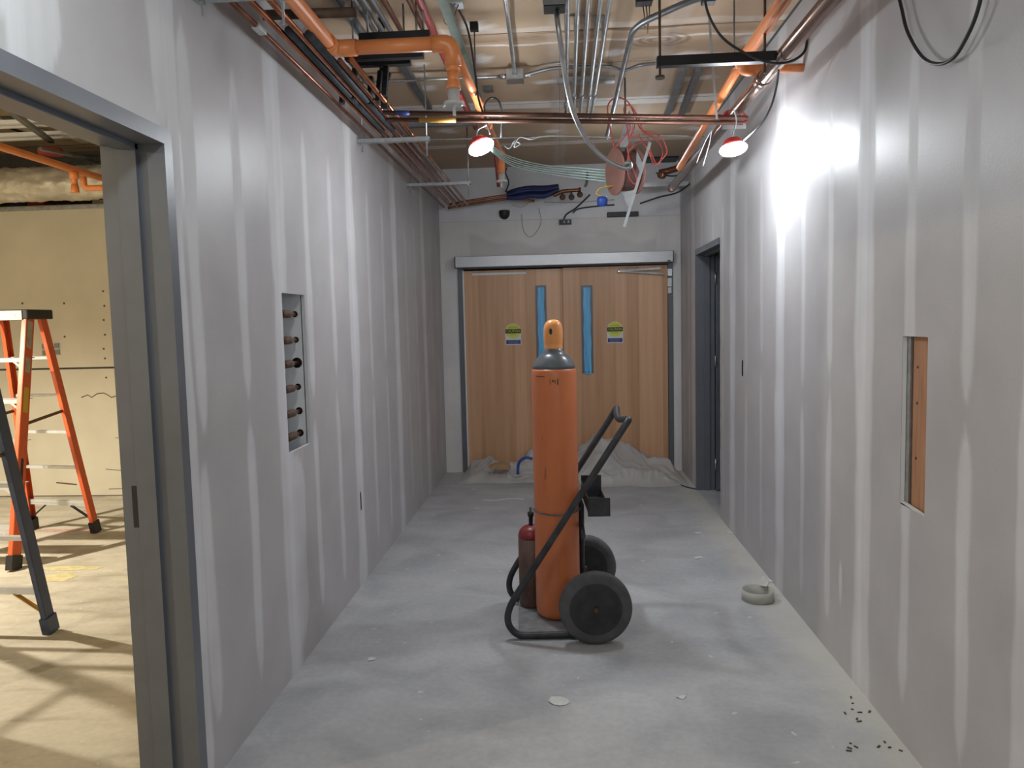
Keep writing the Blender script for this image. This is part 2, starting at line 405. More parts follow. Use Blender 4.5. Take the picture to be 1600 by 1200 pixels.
def grid_sheet(name, mat, o, u, v, us, vs_, attrs, holes=(), parent=None):
    """board surface o + u*s + v*t, faces inside holes dropped; attrs: name -> function(S, T) giving a 0..1 array"""
    us = np.unique(np.round(np.concatenate([us] + [np.array([h[0], h[1]]) for h in holes]), 4))
    vs_ = np.unique(np.round(np.concatenate([vs_] + [np.array([h[2], h[3]]) for h in holes]), 4))
    us = us[np.concatenate([[True], np.diff(us) > 5e-4])]; vs_ = vs_[np.concatenate([[True], np.diff(vs_) > 5e-4])]
    nu, nv = len(us), len(vs_)
    SS, TT = np.meshgrid(us, vs_, indexing='ij')
    P = SS[..., None]*np.array(u, float) + TT[..., None]*np.array(v, float)
    idx = np.arange(nu*nv).reshape(nu, nv)
    q = np.stack([idx[:-1, :-1], idx[1:, :-1], idx[1:, 1:], idx[:-1, 1:]], -1).reshape(-1, 4)
    cs = ((us[:-1]+us[1:])/2)[:, None].repeat(nv-1, 1).ravel(); ct = ((vs_[:-1]+vs_[1:])/2)[None, :].repeat(nu-1, 0).ravel()
    keep = np.ones(len(q), bool)
    for h in holes: keep &= ~((cs > h[0]) & (cs < h[1]) & (ct > h[2]) & (ct < h[3]))
    q = q[keep]
    me = bpy.data.meshes.new(name)
    me.vertices.add(nu*nv); me.vertices.foreach_set('co', P.reshape(-1))
    me.loops.add(q.size); me.loops.foreach_set('vertex_index', q.ravel().astype(np.int32))
    me.polygons.add(len(q)); me.polygons.foreach_set('loop_start', np.arange(0, q.size, 4, dtype=np.int32)); me.polygons.foreach_set('loop_total', np.full(len(q), 4, np.int32))
    me.update(); me.validate()
    for an, fn in attrs.items():
        a = me.attributes.new(an, 'FLOAT', 'POINT'); a.data.foreach_set('value', np.clip(fn(SS, TT), 0, 1).ravel().astype(np.float32))
    me.materials.append(MAT[mat])
    ob = bpy.data.objects.new(name, me); COL.objects.link(ob)
    ob['_w'] = [float(x) for x in o]
    if parent is not None: ob.parent = parent; ob.location = Vector(o)-Vector(parent['_w'])
    else: ob.location = o
    return ob

# ================================================================== THE SETTING
# ---- floors
m = MB().box(XL, XR, YF, YB+0.2, -0.12, 0.0); struct(m.build('floor', 'concrete', origin=(0, 0, 0)))
m = MB().box(-7.2, XL, -1.2, 7.3, -0.12, 0.0); struct(m.build('floor_side_room', 'room_concrete', origin=(-4, 3, 0)))
m = MB().box(XR, 3.2, 5.2, 8.1, -0.12, 0.0); struct(m.build('floor_end_room', 'concrete', origin=(2, 6, 0)))

def wob(a, f, s): return np.sin(a*f+s)+0.6*np.sin(a*f*2.3+s*1.7)+0.4*np.sin(a*f*5.1+s*2.9)
def band(U, T, c, w, t0, t1, seed, soft=0.012, taper=0.25):
    """compound trowelled along a vertical joint: centre c, width w, from height t0 to t1"""
    cc = c + 0.006*wob(T, 2.1, seed); ww = w/2*(1+0.10*wob(T, 3.7, seed*2.1))
    if taper > 0: ww = ww*np.clip(np.minimum((T-t0), (t1-T))/taper, 0, 1)**0.5
    d = np.abs(U-cc); e = soft*0.5
    return np.clip((ww-d)/e*0.5+0.5, 0, 1)*((T > t0) & (T < t1))*(ww > 0.004)
def wall_mud(joints, studs, near_frame=None, extra=()):
    def fn(U, T):
        m = np.zeros_like(U); k = 0
        for c in joints:
            k += 1; m = np.maximum(m, band(U, T, c, 0.17, -0.1, 3.3, k*1.3, 0.03, 0)*0.75)
            m = np.maximum(m, band(U, T, c+0.012, 0.07, -0.1, 3.3, k*2.3, 0.02, 0)*0.95)
        for c in studs:
            k += 1; j = (math.sin(k*12.9)*0.5+0.5); br = 1.18+0.12*math.sin(k*3.1)
            m = np.maximum(m, band(U, T, c, 0.06+0.025*j, 0.12+0.1*j, br, k*1.9, 0.02, 0.12)*(0.5+0.5*j))
            m = np.maximum(m, band(U, T, c+0.01*j, 0.065+0.02*j, br+0.10, 2.45+0.25*j, k*0.7, 0.02, 0.12)*(0.45+0.5*j))
        for (c, w, a, b, s) in extra:
            k += 1; m = np.maximum(m, band(U, T, c, w, a, b, k*1.1, 0.012, 0.15)*s)
        return m
    return fn

# ---- left wall (x = XL), runs along y
FR_Y0, FR_Y1 = 1.16, 2.462                 # outer edges of the side-room door frame
FR_TOP = 2.238
CUT_L = (3.415, 3.722, 1.02, 1.755)        # cut-out with the gas pipes (y0, y1, z0, z1)
OUT_L = (4.600, 4.624, 0.46, 0.57)         # slit of an outlet box
ysL = np.concatenate([np.arange(YF, 1.1, 0.1), np.arange(1.1, YB+0.001, 0.009)]); zsL = np.arange(0.022, ZC+0.02, 0.04)
jl = [1.85+1.22*k-0.885+0.41 for k in range(0, 6)]
jointsL = [0.96, 3.40, 4.62, 5.84, 7.06]
studsL = [1.37, 1.77, 2.59, 2.99, 3.80, 4.21, 5.03, 5.44, 6.25, 6.65, 7.46, 7.85]
mudL = wall_mud(jointsL, studsL, extra=[(2.50, 0.075, 0, 3.0, 0.9), (1.83, 0.20, 2.2, 3.2, 0.8), (2.43, 0.13, 2.25, 3.2, 0.85), (3.50, 0.2, 0.1, 1.0, 0.6)])
wl = struct(grid_sheet('wall_left', 'drywall', (XL, 0, 0), (0, 1, 0), (0, 0, 1), ysL, zsL, {'mud': mudL},
                       holes=[(FR_Y0+0.02, FR_Y1-0.02, 0, FR_TOP-0.02), CUT_L, OUT_L]))
for (a, b, c, d) in [(YF, FR_Y0+.02, 0, ZC), (FR_Y1-.02, YB, 0, ZC), (FR_Y0+.02, FR_Y1-.02, FR_TOP-.02, ZC)]:
    MB().box(XL-0.19, XL-0.175, a, b, c, d).build('back_board', 'tan_board', wl)
# board edge and cavity behind the cut-out
y0, y1, z0, z1 = CUT_L
XP = ony(464, 567, y1-.012).x
MB().box(XL-0.016, XL-0.001, y0-.004, y0, z0, z1).box(XL-0.016, XL-0.001, y1, y1+.004, z0, z1).box(XL-0.016, XL-0.001, y0, y1, z1, z1+.004).build('board_edge', 'label_white', wl)
MB().box(XL-0.016, XL-0.001, y0-0.01, y1, z0-0.006, z0).build('board_edge', 'label_white', wl)
m = MB().box(XL-0.15, XL-0.142, y0-.25, y1+.02, z0-.35, z1+.3); m.build('cavity_back', 'white_box', wl)
m = MB()                                         # stud web at the far side with six bored holes
st = MB(); yst = y1-0.012
zc = [onx(px, py, XP).z for px, py in ((463, 491), (461, 531), (463, 567), (463, 605), (464, 643), (465, 678))]
def plate_with_holes(mb, y, xa, xb, za, zb, cents, r):
    cells = [za] + [(cents[i]+cents[i+1])/2 for i in range(len(cents)-1)] + [zb]
    for i, (cx, cz) in enumerate([(XP, z) for z in cents]):
        ring = []; outer = []
        c0, c1 = cells[i], cells[i+1]
        angs = sorted([2*PI*k/16+.003 for k in range(16)] + [math.atan2(zz_-cz, xx_-cx) % (2*PI) for xx_ in (xa, xb) for zz_ in (c0, c1)]); n = len(angs)
        for k in range(n):
            a = angs[k]; dx, dz = math.cos(a), math.sin(a)
            ring.append((cx+dx*r[i], y, cz+dz*r[i]))
            t = min([(xb-cx)/dx if dx > 0 else (xa-cx)/dx, (c1-cz)/dz if dz > 0 else (c0-cz)/dz])
            outer.append((cx+dx*t, y, cz+dz*t))
        # corners
        mb.add(ring+outer, [(k, (k+1) % n, n+(k+1) % n, n+k) for k in range(n)])
zc_s = sorted(zc)
plate_with_holes(st, yst, XL-0.142, XL-0.016, z0-.35, z1+.3, zc_s, [.018, .018, .016, .026, .015, .015])
st.build('stud', 'white_box', wl, fixn=False)
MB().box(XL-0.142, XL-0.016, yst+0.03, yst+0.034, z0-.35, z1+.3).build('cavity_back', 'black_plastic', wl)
MB().box(XL-0.142, XL-0.017, y0-.25, y0-.24, z0-.35, z1+.3).build('cavity_side', 'white_box', wl)
for i, z in enumerate(zc_s):
    t = thing('gas_pipe', 'copper gas pipe stub inside the left wall cut-out, %s' % ['lowest of six', 'second from the bottom', 'third from the bottom', 'fourth up in the big hole', 'second from the top', 'topmost'][i], 'pipe', (XP, yst-0.1, z), 'pipe stubs in the left wall cut-out')
    MB().tube([(XP, yst-0.20, z), (XP, yst+0.028, z)], 0.0095, 12).build('pipe', 'copper_dull', t)
    MB().tube([(XP, yst-0.20, z), (XP, yst-0.085, z)], 0.019, 12).build('coupling', 'rust', t)
MB().box(XL-0.06, XL-0.02, OUT_L[0]-.02, OUT_L[1]+.05, OUT_L[2]-.01, OUT_L[3]+.01).build('outlet_box', 'black_plastic', wl)
# sill plate coloured black to draw the gap's shadow line under the boards
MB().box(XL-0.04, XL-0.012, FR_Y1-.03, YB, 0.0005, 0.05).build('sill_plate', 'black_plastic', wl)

# ---- right wall (x = XR)
CUT_R = (2.70, 2.893, 0.895, 1.515)
DR_Y0, DR_Y1, DR_TOP = 6.11, 7.18, 2.215
SW_R = (5.36, 5.40, 1.19, 1.30)
ysR = np.concatenate([np.arange(YF, 1.0, 0.1), np.arange(1.0, YB+0.001, 0.009)])
jointsR = [0.81, 2.03, 3.25, 4.47, 5.69, 7.35]
studsR = [1.22, 1.63, 2.44, 2.84, 3.66, 4.06, 4.88, 5.28, 6.02, 6.4, 6.9, 7.6, 7.9]
mudR = wall_mud(jointsR, studsR, extra=[(3.49, 0.055, 0.29, 0.50, 0.9), (7.28, 0.08, 0, 2.5, 0.8), (2.1, 0.12, 0, 3.2, 0.7)])
wr = struct(grid_sheet('wall_right', 'drywall', (XR, 0, 0), (0, 1, 0), (0, 0, 1), ysR, zsL, {'mud': mudR},
                       holes=[(DR_Y0, DR_Y1-.02, 0, DR_TOP-.02), CUT_R, SW_R]))
y0, y1, z0, z1 = CUT_R
MB().box(XR+.001, XR+.016, y1, y1+.004, z0, z1).box(XR+.001, XR+.016, y0-.004, y0, z0, z1).build('board_edge', 'label_white', wr)
MB().poly([(XR+.001, y0-.002, z0-.006), (XR+.016, y0-.002, z0-.006), (XR+.016, y1+.004, z0+.006), (XR+.001, y1+.004, z0+.006)], (0, 0, .004)).build('board_edge', 'paper', wr)
wb = MB().box(XR+.026, XR+.064, y0+.012, y1-.032, z0-.3, z1+.3).build('wood_stud', 'stud_wood', wr)
for zz in (1.405, 1.275, 1.075):
    MB().lathe((XR+.0262, y1-.065, zz), (-1, 0, 0), [(0.0055, 0), (0.0055, .0012)], 10).build('screw', 'black_metal', wb)
MB().box(XR+.017, XR+.06, y1-.026, y1-.001, z0-.3, z1+.3).build('steel_stud', 'galv', wr)
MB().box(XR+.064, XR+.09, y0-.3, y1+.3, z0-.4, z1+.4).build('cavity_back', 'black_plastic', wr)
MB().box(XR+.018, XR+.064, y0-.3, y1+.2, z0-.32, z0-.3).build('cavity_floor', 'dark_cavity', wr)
MB().box(XR+.01, XR+.05, SW_R[0]-.01, SW_R[1]+.03, SW_R[2]-.01, SW_R[3]+.01).build('switch_box', 'black_metal', wr)
MB().box(XR+.012, XR+.04, YF, DR_Y0, 0.0005, 0.05).build('sill_plate', 'black_plastic', wr)  # black like the left one, painting the shadow line at the wall foot
for (a, b, c, d) in [(5.0, DR_Y0, 0, ZC), (DR_Y1-.02, YB, 0, ZC), (DR_Y0, DR_Y1-.02, DR_TOP-.02, ZC)]:
    MB().box(XR+0.135, XR+0.15, a, b, c, d).build('back_board', 'tan_board', wr)
# raw broken board edge on the near side of the opening
rag = MB(); zz = 0.0; pts = []
while zz < DR_TOP-.02:
    pts.append((0.008+0.012*random.random(), zz)); zz += 0.03+0.05*random.random()
pts.append((0.01, DR_TOP-.02))
for i in range(len(pts)-1):
    (a, za), (b, zb) = pts[i], pts[i+1]
    rag.add([(XR, DR_Y0, za), (XR, DR_Y0+a, za), (XR, DR_Y0+b, zb), (XR, DR_Y0, zb), (XR+.015, DR_Y0, za), (XR+.015, DR_Y0+a, za), (XR+.015, DR_Y0+b, zb), (XR+.015, DR_Y0, zb)],
            [(0, 1, 2, 3), (1, 5, 6, 2), (4, 7, 6, 5), (0, 4, 5, 1), (3, 2, 6, 7)])
rag.build('broken_edge', 'paper', wr)

# ---- end wall with lighter primed strip above the ceiling line
def end_prime(U, T): return 1.0*(T > 2.655+0.0*U)
def end_mud(U, T):
    n = np.zeros_like(U)
    edge = 2.42+0.05*np.sin(U*5.0)+0.03*np.sin(U*13+1)
    n = np.maximum(n, np.clip((T-edge)/0.05, 0, 1)*(T < 2.66)*0.8)
    n = np.maximum(n, np.clip((np.abs(U-0.03)-0.93-0.03*np.sin(T*3))/0.03, 0, 1)*0.7)
    n = np.maximum(n, band(U, T, 1.16, 0.10, 0, 2.7, 3.3, 0.02, 0)*0.9)
    n = np.maximum(n, np.exp(-((U-0.75)/0.12)**2-((T-2.6)/0.05)**2)*0.2)
    return n
DX0, DX1, DTOP = -1.075, 1.165, 2.21       # outside of the double door frame
wbk = struct(grid_sheet('wall_back', 'drywall_end', (0, YB, 0), (1, 0, 0), (0, 0, 1), np.arange(XL, XR+0.01, 0.014), np.arange(0.0, ZC+0.01, 0.014), {'mud': end_mud, 'prime': end_prime},
                        holes=[(DX0+.02, DX1-.02, -0.01, DTOP-.02)]))
MB().box(XL, XR, YB-.006, YB-.0005, 2.650, 2.657).build('board_joint', 'drywall_end', wbk)
MB().box(XL-.2, XR+.2, YB+.3, YB+.32, 0, ZC).build('back_board', 'dark_cavity', wbk)
# ---- closing walls out of view
struct(MB().box(XL, XR, YF-.1, YF, 0, ZC).build('wall_front', 'paper'))

# ---- ceiling: tan gypsum sheets with open and taped joints
ceil = struct(MB().box(XL, XR, YF, YB, ZC+.016, ZC+.03).build('ceiling', 'dark_cavity', origin=(0, 3, ZC+.016)))
cy = lambda px, py: onz(px, py, ZC).y
ROWS = [YF, 1.2, 2.6, cy(800, 52), cy(800, 104), cy(800, 163), cy(800, 226), YB]
SPOTS = [onz(*p, ZC) for p in ((742, 42), (752, 92), (750, 118), (868, 100), (962, 82), (855, 128), (1088, 85), (1090, 122), (655, 116), (668, 138), (700, 205), (865, 205), (1085, 200), (905, 222), (655, 100), (1190, 60))]
SPR = [(.10, .07), (.06, .09), (.07, .05), (.09, .03), (.06, .06), (.10, .04), (.13, .05), (.13, .05), (.06, .05), (.06, .07), (.08, .08), (.07, .06), (.1, .07), (.09, .07), (.05, .05), (.12, .1)]
Y_T1, Y_CR, Y_T2 = ROWS[5], ROWS[3], ROWS[6]
def ceil_mud(U, T):
    m = np.zeros_like(U)
    for i, (p, r) in enumerate(zip(SPOTS, SPR)):
        m = np.maximum(m, np.clip(1.6-1.2*np.sqrt(((U-p.x)/r[0])**2+((T-p.y)/r[1])**2)+0.25*wob(U*3+T*4, 7, i), 0, 1)*0.85)
    m = np.maximum(m, np.clip((0.10-np.abs(T-Y_T1-0.03-0.006*wob(U, 3, 1)))/0.012, 0, 1)*0.9)
    m = np.maximum(m, np.clip((0.07-np.abs(T-Y_T2-0.008*wob(U, 3, 2)))/0.02, 0, 1)*0.7)
    m = np.maximum(m, np.clip((0.016-np.abs(T-Y_CR-0.17-0.012*wob(U, 4, 2)))/0.006, 0, 1)*0.8)
    m = np.maximum(m, np.clip((0.05-np.abs(T-Y_CR+0.05-0.012*wob(U, 4, 2)))/0.02, 0, 1)*0.35)
    m = np.maximum(m, np.clip((0.07-np.abs(U-0.02-0.01*wob(T, 4, 5)))/0.03, 0, 1)*0.22)
    m = np.maximum(m, np.clip((0.07-np.abs(U-0.66-0.01*wob(T, 4, 5)))/0.03, 0, 1)*0.2)
    return m
def ceil_stain(U, T):
    s = np.clip((0.012+0.012*np.sin(U*4)-np.abs(T-Y_CR-0.02-0.02*wob(U, 2.2, 3)))/0.008, 0, 1)*0.8
    s = np.maximum(s, np.clip((0.007-np.abs(T-Y_CR-0.11-0.05*wob(U, 1.7, 6)))/0.006, 0, 1)*0.5*(U < 0.3))
    s = np.maximum(s, np.clip((0.05-np.abs(T-Y_CR-0.09))/0.03, 0, 1)*0.22)
    p = onz(1030, 62, ZC)
    for k in range(3):
        s = np.maximum(s, np.clip((0.012-np.abs(np.sqrt(((U-p.x)/1.6)**2+(T-p.y)**2)-0.035-0.035*k))/0.01, 0, 1)*0.6)
    return s
for i in range(len(ROWS)-1):
    fine = ROWS[i] >= 2.5
    ya, yb = ROWS[i]+(0.004 if i else 0), ROWS[i+1]-0.004
    for (xa, xb) in ((XL+.002, 0.02), (0.022, XR-.002)):
        st_ = 0.015 if fine else 0.2
        xs_ = np.append(np.arange(xa, xb-0.001, st_), xb); ys_ = np.append(np.arange(ya, yb-0.001, st_), yb)
        g = grid_sheet('gypsum_panel', 'ceiling_board', (0, 0, ZC), (1, 0, 0), (0, 1, 0), xs_, ys_, {'mud': ceil_mud, 'stain': ceil_stain}, parent=ceil)
        MB().box(xa, xb, ya, ya+.004, ZC+.0005, ZC+.015).box(xa, xb, yb-.004, yb, ZC+.0005, ZC+.015).build('panel_edge', 'cardboard', g)

# ---- side room shell
RB = 7.10; RZ = 3.42
rw = struct(MB().box(-7.2, XL-.19, RB+.016, RB+.08, 0, 2.76).build('wall_side_room_back', 'dark_cavity'))
zj = ony(150, 575, RB).z
for (xa, xb) in ((-7.2, -5.8), (-5.797, XL-.19)):
    MB().box(xa, xb, RB, RB+.016, 0.01, zj-.008).build('gypsum_panel', 'tan_board', rw)
    MB().box(xa, xb, RB, RB+.016, zj+.010, 2.755).build('gypsum_panel', 'tan_board', rw)
struct(MB().box(-7.2, XL-.19, RB-.01, RB+.09, 2.755, 2.80).build('trim_1', 'galv'))
struct(MB().box(-7.2, XL-.19, RB+.55, RB+.6, 2.5, RZ).build('wall_side_room_upper', 'dark_cavity'))
struct(MB().box(-7.3, -7.2, -1.2, RB+.6, 0, RZ).build('wall_side_room_left', 'tan_board'))
struct(MB().box(-7.2, XL-.19, -1.3, -1.2, 0, RZ).build('wall_side_room_front', 'tan_board'))
rc = struct(MB().box(-7.2, XL-.17, -1.2, RB+.6, RZ, RZ+.05).build('ceiling_side_room', 'room_ceiling'))
MB().box(XL-.18, XL-.17, -1.2, RB+.6, ZC-.05, RZ).build('upper_board', 'tan_board', rc)
# ---- small dark room behind the right-hand opening
er = struct(MB().box(XR+.15, 3.2, 8.05, 8.1, 0, ZC).build('wall_end_room_back', 'tan_board'))
struct(MB().box(3.2, 3.25, 5.0, 8.1, 0, ZC).build('wall_end_room_right', 'tan_board'))
struct(MB().box(XR+.15, 3.2, 5.0, 5.05, 0, ZC).build('wall_end_room_front', 'tan_board'))
struct(MB().box(XR+.13, 3.25, 5.0, 8.1, ZC, ZC+.03).build('ceiling_end_room', 'dark_cavity'))

# ---- door frames
def frame_jambs(nm, wall_x, sgn, ya, yb, top, depth, face, near=True):
    """hollow metal frame set in a wall of constant x; sgn +1: corridor lies on +x of the wall"""
    t = struct(thing(nm, '', '', (wall_x, (ya+yb)/2, 0))); del t['label']; del t['category']
    xo, xi = wall_x+sgn*0.012, wall_x-sgn*depth
    sa, sb = wall_x-sgn*depth*0.38, wall_x-sgn*depth*0.70
    for k, (c, d, s) in enumerate(((yb-face, yb, -1), (ya, ya+face, 1))):
        if k == 1 and not near: continue
        j = MB().box(xo, xi, c, d, 0.001, top).build('jamb', 'frame_grey', t)
        e = c if s < 0 else d
        MB().box(sa, sb, e, e+s*0.016, 0.001, top-face).build('door_stop', 'frame_grey', j)
        if k == 0 and near:
            MB().box(sb-.001, sb-sgn*.001-sgn*.026, e-.0015, e+.002, 0.95, 1.09).build('strike_plate', 'black_plastic', j)
    h = MB().box(xo, xi, ya+face if near else ya, yb-face, top-face, top).build('head', 'frame_grey', t)
    MB().box(sa, sb, ya+face, yb-face, top-face-.016, top-face).build('door_stop', 'frame_grey', h)
    return t
frame_jambs('door_1', XL, 1, FR_Y0, FR_Y1, FR_TOP, 0.20, 0.05)
d2 = frame_jambs('door_2', XR, -1, DR_Y0+.015, DR_Y1, DR_TOP, 0.155, 0.05, near=False)
lf = MB().box(XR+.16, XR+1.05, DR_Y1-.10, DR_Y1-.055, 0.01, DR_TOP-.06, 0.002).build('door_leaf', 'frame_grey', d2)
for z in (1.95, 1.2, 0.25): MB().tube([(XR+.152, DR_Y1-.105, z-.05), (XR+.152, DR_Y1-.105, z+.05)], .009, 8).build('hinge', 'steel', lf)

# ---- double door in the end wall
t = struct(thing('door_3', '', '', (0.045, YB, 0))); del t['label']; del t['category']
XS = ony(881, 560, YB).x
for (xa, xb) in ((DX0, DX0+.05), (DX1-.05, DX1)): MB().box(xa, xb, YB-.012, YB+.14, 0.001, DTOP).build('jamb', 'frame_grey', t)
MB().box(DX0+.05, DX1-.05, YB-.012, YB+.14, DTOP-.05, DTOP).build('head', 'frame_grey', t)
LITES = []
for (xa, xb, la, lb, zt) in ((DX0+.066, XS-.002, 838, 854, 2.142), (XS+.002, DX1-.054, 909, 926, 2.15)):
    ya = YB+.012
    wx0, wx1 = ony(la, 510, ya).x, ony(lb, 510, ya).x
    wz1 = ony((la+lb)/2, 446, ya).z; wz0 = ony((la+lb)/2, 583, ya).z
    leaf = MB()
    leaf.box(xa, wx0, ya, ya+.045, .012, zt).box(wx1, xb, ya, ya+.045, .012, zt).box(wx0, wx1, ya, ya+.045, .012, wz0).box(wx0, wx1, ya, ya+.045, wz1, zt)
    lo = leaf.build('door_leaf', 'door_veneer', t, fixn=True)
    w = .021
    vf = MB().box(wx0-.004, wx0+w, ya-.008, ya+.02, wz0, wz1).box(wx1-w, wx1+.004, ya-.008, ya+.02, wz0, wz1).box(wx0+w, wx1-w, ya-.008, ya+.02, wz0, wz0+w).box(wx0+w, wx1-w, ya-.008, ya+.02, wz1-w, wz1)
    vo = vf.build('vision_frame', 'frame_grey', lo)
    # blue protective film, slightly loose and creased
    g = []; fcs = []; nz_ = 24; nx_ = 6
    for i in range(nz_+1):
        for k in range(nx_+1):
            x = wx0+w*0.95+(wx1-wx0-w*1.9)*k/nx_ + 0.003*math.sin(i*0.9); z = wz0-.01+(wz1-wz0-.012)*i/nz_
            g.append((x, ya-.010+0.006*math.sin(k*2.1+i*0.35)*(1 if 0 < k < nx_ else 0), z))
    for i in range(nz_):
        for k in range(nx_): a = i*(nx_+1)+k; fcs.append((a, a+1, a+nx_+2, a+nx_+1))
    MB().add(g, fcs, True).build('blue_film', 'blue_film', vo, fixn=False)
    MB().box(wx0+w, wx1-w, ya+.010, ya+.016, wz0+w, wz1-w).build('glass_pane', 'blue', vo)
MB().box(DX0+.0505, DX0+.0655, YB+.002, YB+.05, .012, 2.15).build('edge_strip', 'door_edge', t)
# operator header, arms, bracket
za, zb = ony(712, 418, YB).z, ony(712, 402, YB).z
op = thing('door_operator', 'long brushed aluminium door operator box above the double wooden doors', 'door operator', (0.03, YB-.07, zb-.11))
ox0, ox1 = ony(711, 410, YB-.12).x, ony(1052, 400, YB-.12).x
MB().box(ox0, ox1, YB-.125, YB-.0135, zb-.118, zb-.006, 0.004).build('cover', 'aluminium', op)
for (xa, xb) in ((ox0-.004, ox0+.004), (ox1-.004, ox1+.004)): MB().box(xa, xb, YB-.127, YB-.013, zb-.12, zb-.004).build('end_cap', 'black_plastic', op)
MB().box(ox1-.06, ox1-.03, YB-.127, YB-.125, zb-.112, zb-.100).build('switch', 'black_plastic', op)
c0, c1 = ony(737, 428.5, YB-.01), ony(822, 428, YB-.01)
tr = tag(MB().box(c0.x, c1.x, YB-.006, YB+.011, c0.z-.016, c0.z+.010, .003).build('closer_track', 'door_edge'), 'pale slide track at the top of the left wooden door', 'door closer')
arm = thing('door_closer', 'thin folded steel closer arm at the top of the right wooden door', 'door closer', ony(1000, 424, YB-.03))
p0, p1, p2 = ony(967, 424, YB-.005), ony(1032, 419, YB-.05), ony(1037, 428, YB-.03)
MB().obox(p0, p1, .012, .02, (0, 1, 0)).build('arm', 'steel_dull', arm)
MB().obox(p0, p2, .012, .014, (0, 1, 0)).build('arm', 'steel_dull', arm)
MB().lathe(p0+Vector((0, .015, 0)), (0, -1, 0), [(.018, 0), (.018, .02), (.01, .028)], 12).build('pivot', 'steel', arm)
b0 = ony(1046, 428, YB-.02)
MB().box(b0.x-.022, b0.x+.022, YB-.05, YB-.014, b0.z-.02, b0.z+.05).build('bracket', 'steel', arm)
b1 = ony(1046.5, 443, YB-.02)
ct = thing('door_contact', 'silver two-piece contact on the right jamb of the wooden doors', 'door contact', (b1.x, YB-.02, b1.z-.1))
MB().box(b1.x-.022, b1.x+.018, YB-.03, YB-.0125, b1.z-.03, b1.z+.055).build('contact', 'silver_paint', ct)
MB().box(b1.x-.020, b1.x+.016, YB-.03, YB-.0125, b1.z-.10, b1.z-.04).build('contact', 'silver_paint', ct)

# text helper
def text_mesh(txt, size, width):
    cu = bpy.data.curves.new('lettering', 'FONT'); cu.body = txt; cu.size = size; cu.align_x = 'CENTER'; cu.align_y = 'CENTER'; cu.resolution_u = 2; cu.extrude = 0.0004
    o = bpy.data.objects.new('lettering', cu); COL.objects.link(o)
    dg = bpy.context.evaluated_depsgraph_get(); me = bpy.data.meshes.new_from_object(o.evaluated_get(dg))
    bpy.data.objects.remove(o); bpy.data.curves.remove(cu)
    xs = [v.co.x for v in me.vertices]; k = width/(max(xs)-min(xs)); c = (max(xs)+min(xs))/2
    for v in me.vertices: v.co.x = (v.co.x-c)*k
    return me
def sticker(px, py, leaf_side, label):
    yv = YB+.0115; c = ony(px, py, yv); w = .165; h = .225
    t = thing('caution_sticker', label, 'sticker', (c.x, yv, c.z-h/2), 'caution stickers on the doors')
    base = MB(); r = w/2
    pts = [(c.x-r, yv, c.z-h/2), (c.x+r, yv, c.z-h/2), (c.x+r, yv, c.z+h/2-r)] + [(c.x+r*math.cos(a), yv, c.z+h/2-r+r*math.sin(a)) for a in [PI*k/16 for k in range(1, 16)]] + [(c.x-r, yv, c.z+h/2-r)]
    base.poly(pts, (0, -.0006, 0)).build('backing', 'label_white', t)
    cz = c.z+h/2-r
    MB().poly([(c.x+(r-.003)*math.cos(2*PI*k/28), yv-.0008, cz+(r-.003)*math.sin(2*PI*k/28)) for k in range(28)], (0, -.0006, 0)).build('disc', 'label_yellow', t)
    bnd = MB().box(c.x-r+.001, c.x+r-.001, yv-.0020, yv-.0015, cz-.022, cz+.022).build('band', 'label_black', t)
    MB().box(c.x-r+.006, c.x+r-.006, yv-.0014, yv-.0008, c.z-h/2+.008, c.z-h/2+.05).build('blue_panel', 'label_blue', t)
    def put(txt, size, width, z, mat, y):
        me = text_mesh(txt, size, width); me.materials.append(MAT[mat])
        o = bpy.data.objects.new('lettering', me); COL.objects.link(o); o.parent = t
        o.location = (0, y-yv, z-(c.z-h/2)); o.rotation_euler = (PI/2, 0, 0); o['_w'] = [c.x, y, z]
    put('AUTOMATIC', .022, .105, cz+.038, 'label_text_dark', yv-.0018)
    put('CAUTION', .034, .14, cz, 'label_yellow', yv-.0028)
    put('DOOR', .022, .06, cz-.035, 'label_text_dark', yv-.0018)
    # two lines of small pale print, too fine to read
    for zz, ww in ((c.z-h/2+.037, .12), (c.z-h/2+.021, .10)):
        mb = MB(); x = c.x-ww/2
        while x < c.x+ww/2-.008:
            l = .006+.012*random.random(); mb.box(x, min(x+l, c.x+ww/2), yv-.0022, yv-.0016, zz-.004, zz+.004); x += l+.004
        mb.build('fine_print', 'label_text_pale', t)
sticker(802, 522, 0, 'round-topped yellow CAUTION sticker on the left wooden door')
sticker(961, 519, 1, 'round-topped yellow CAUTION sticker on the right wooden door')

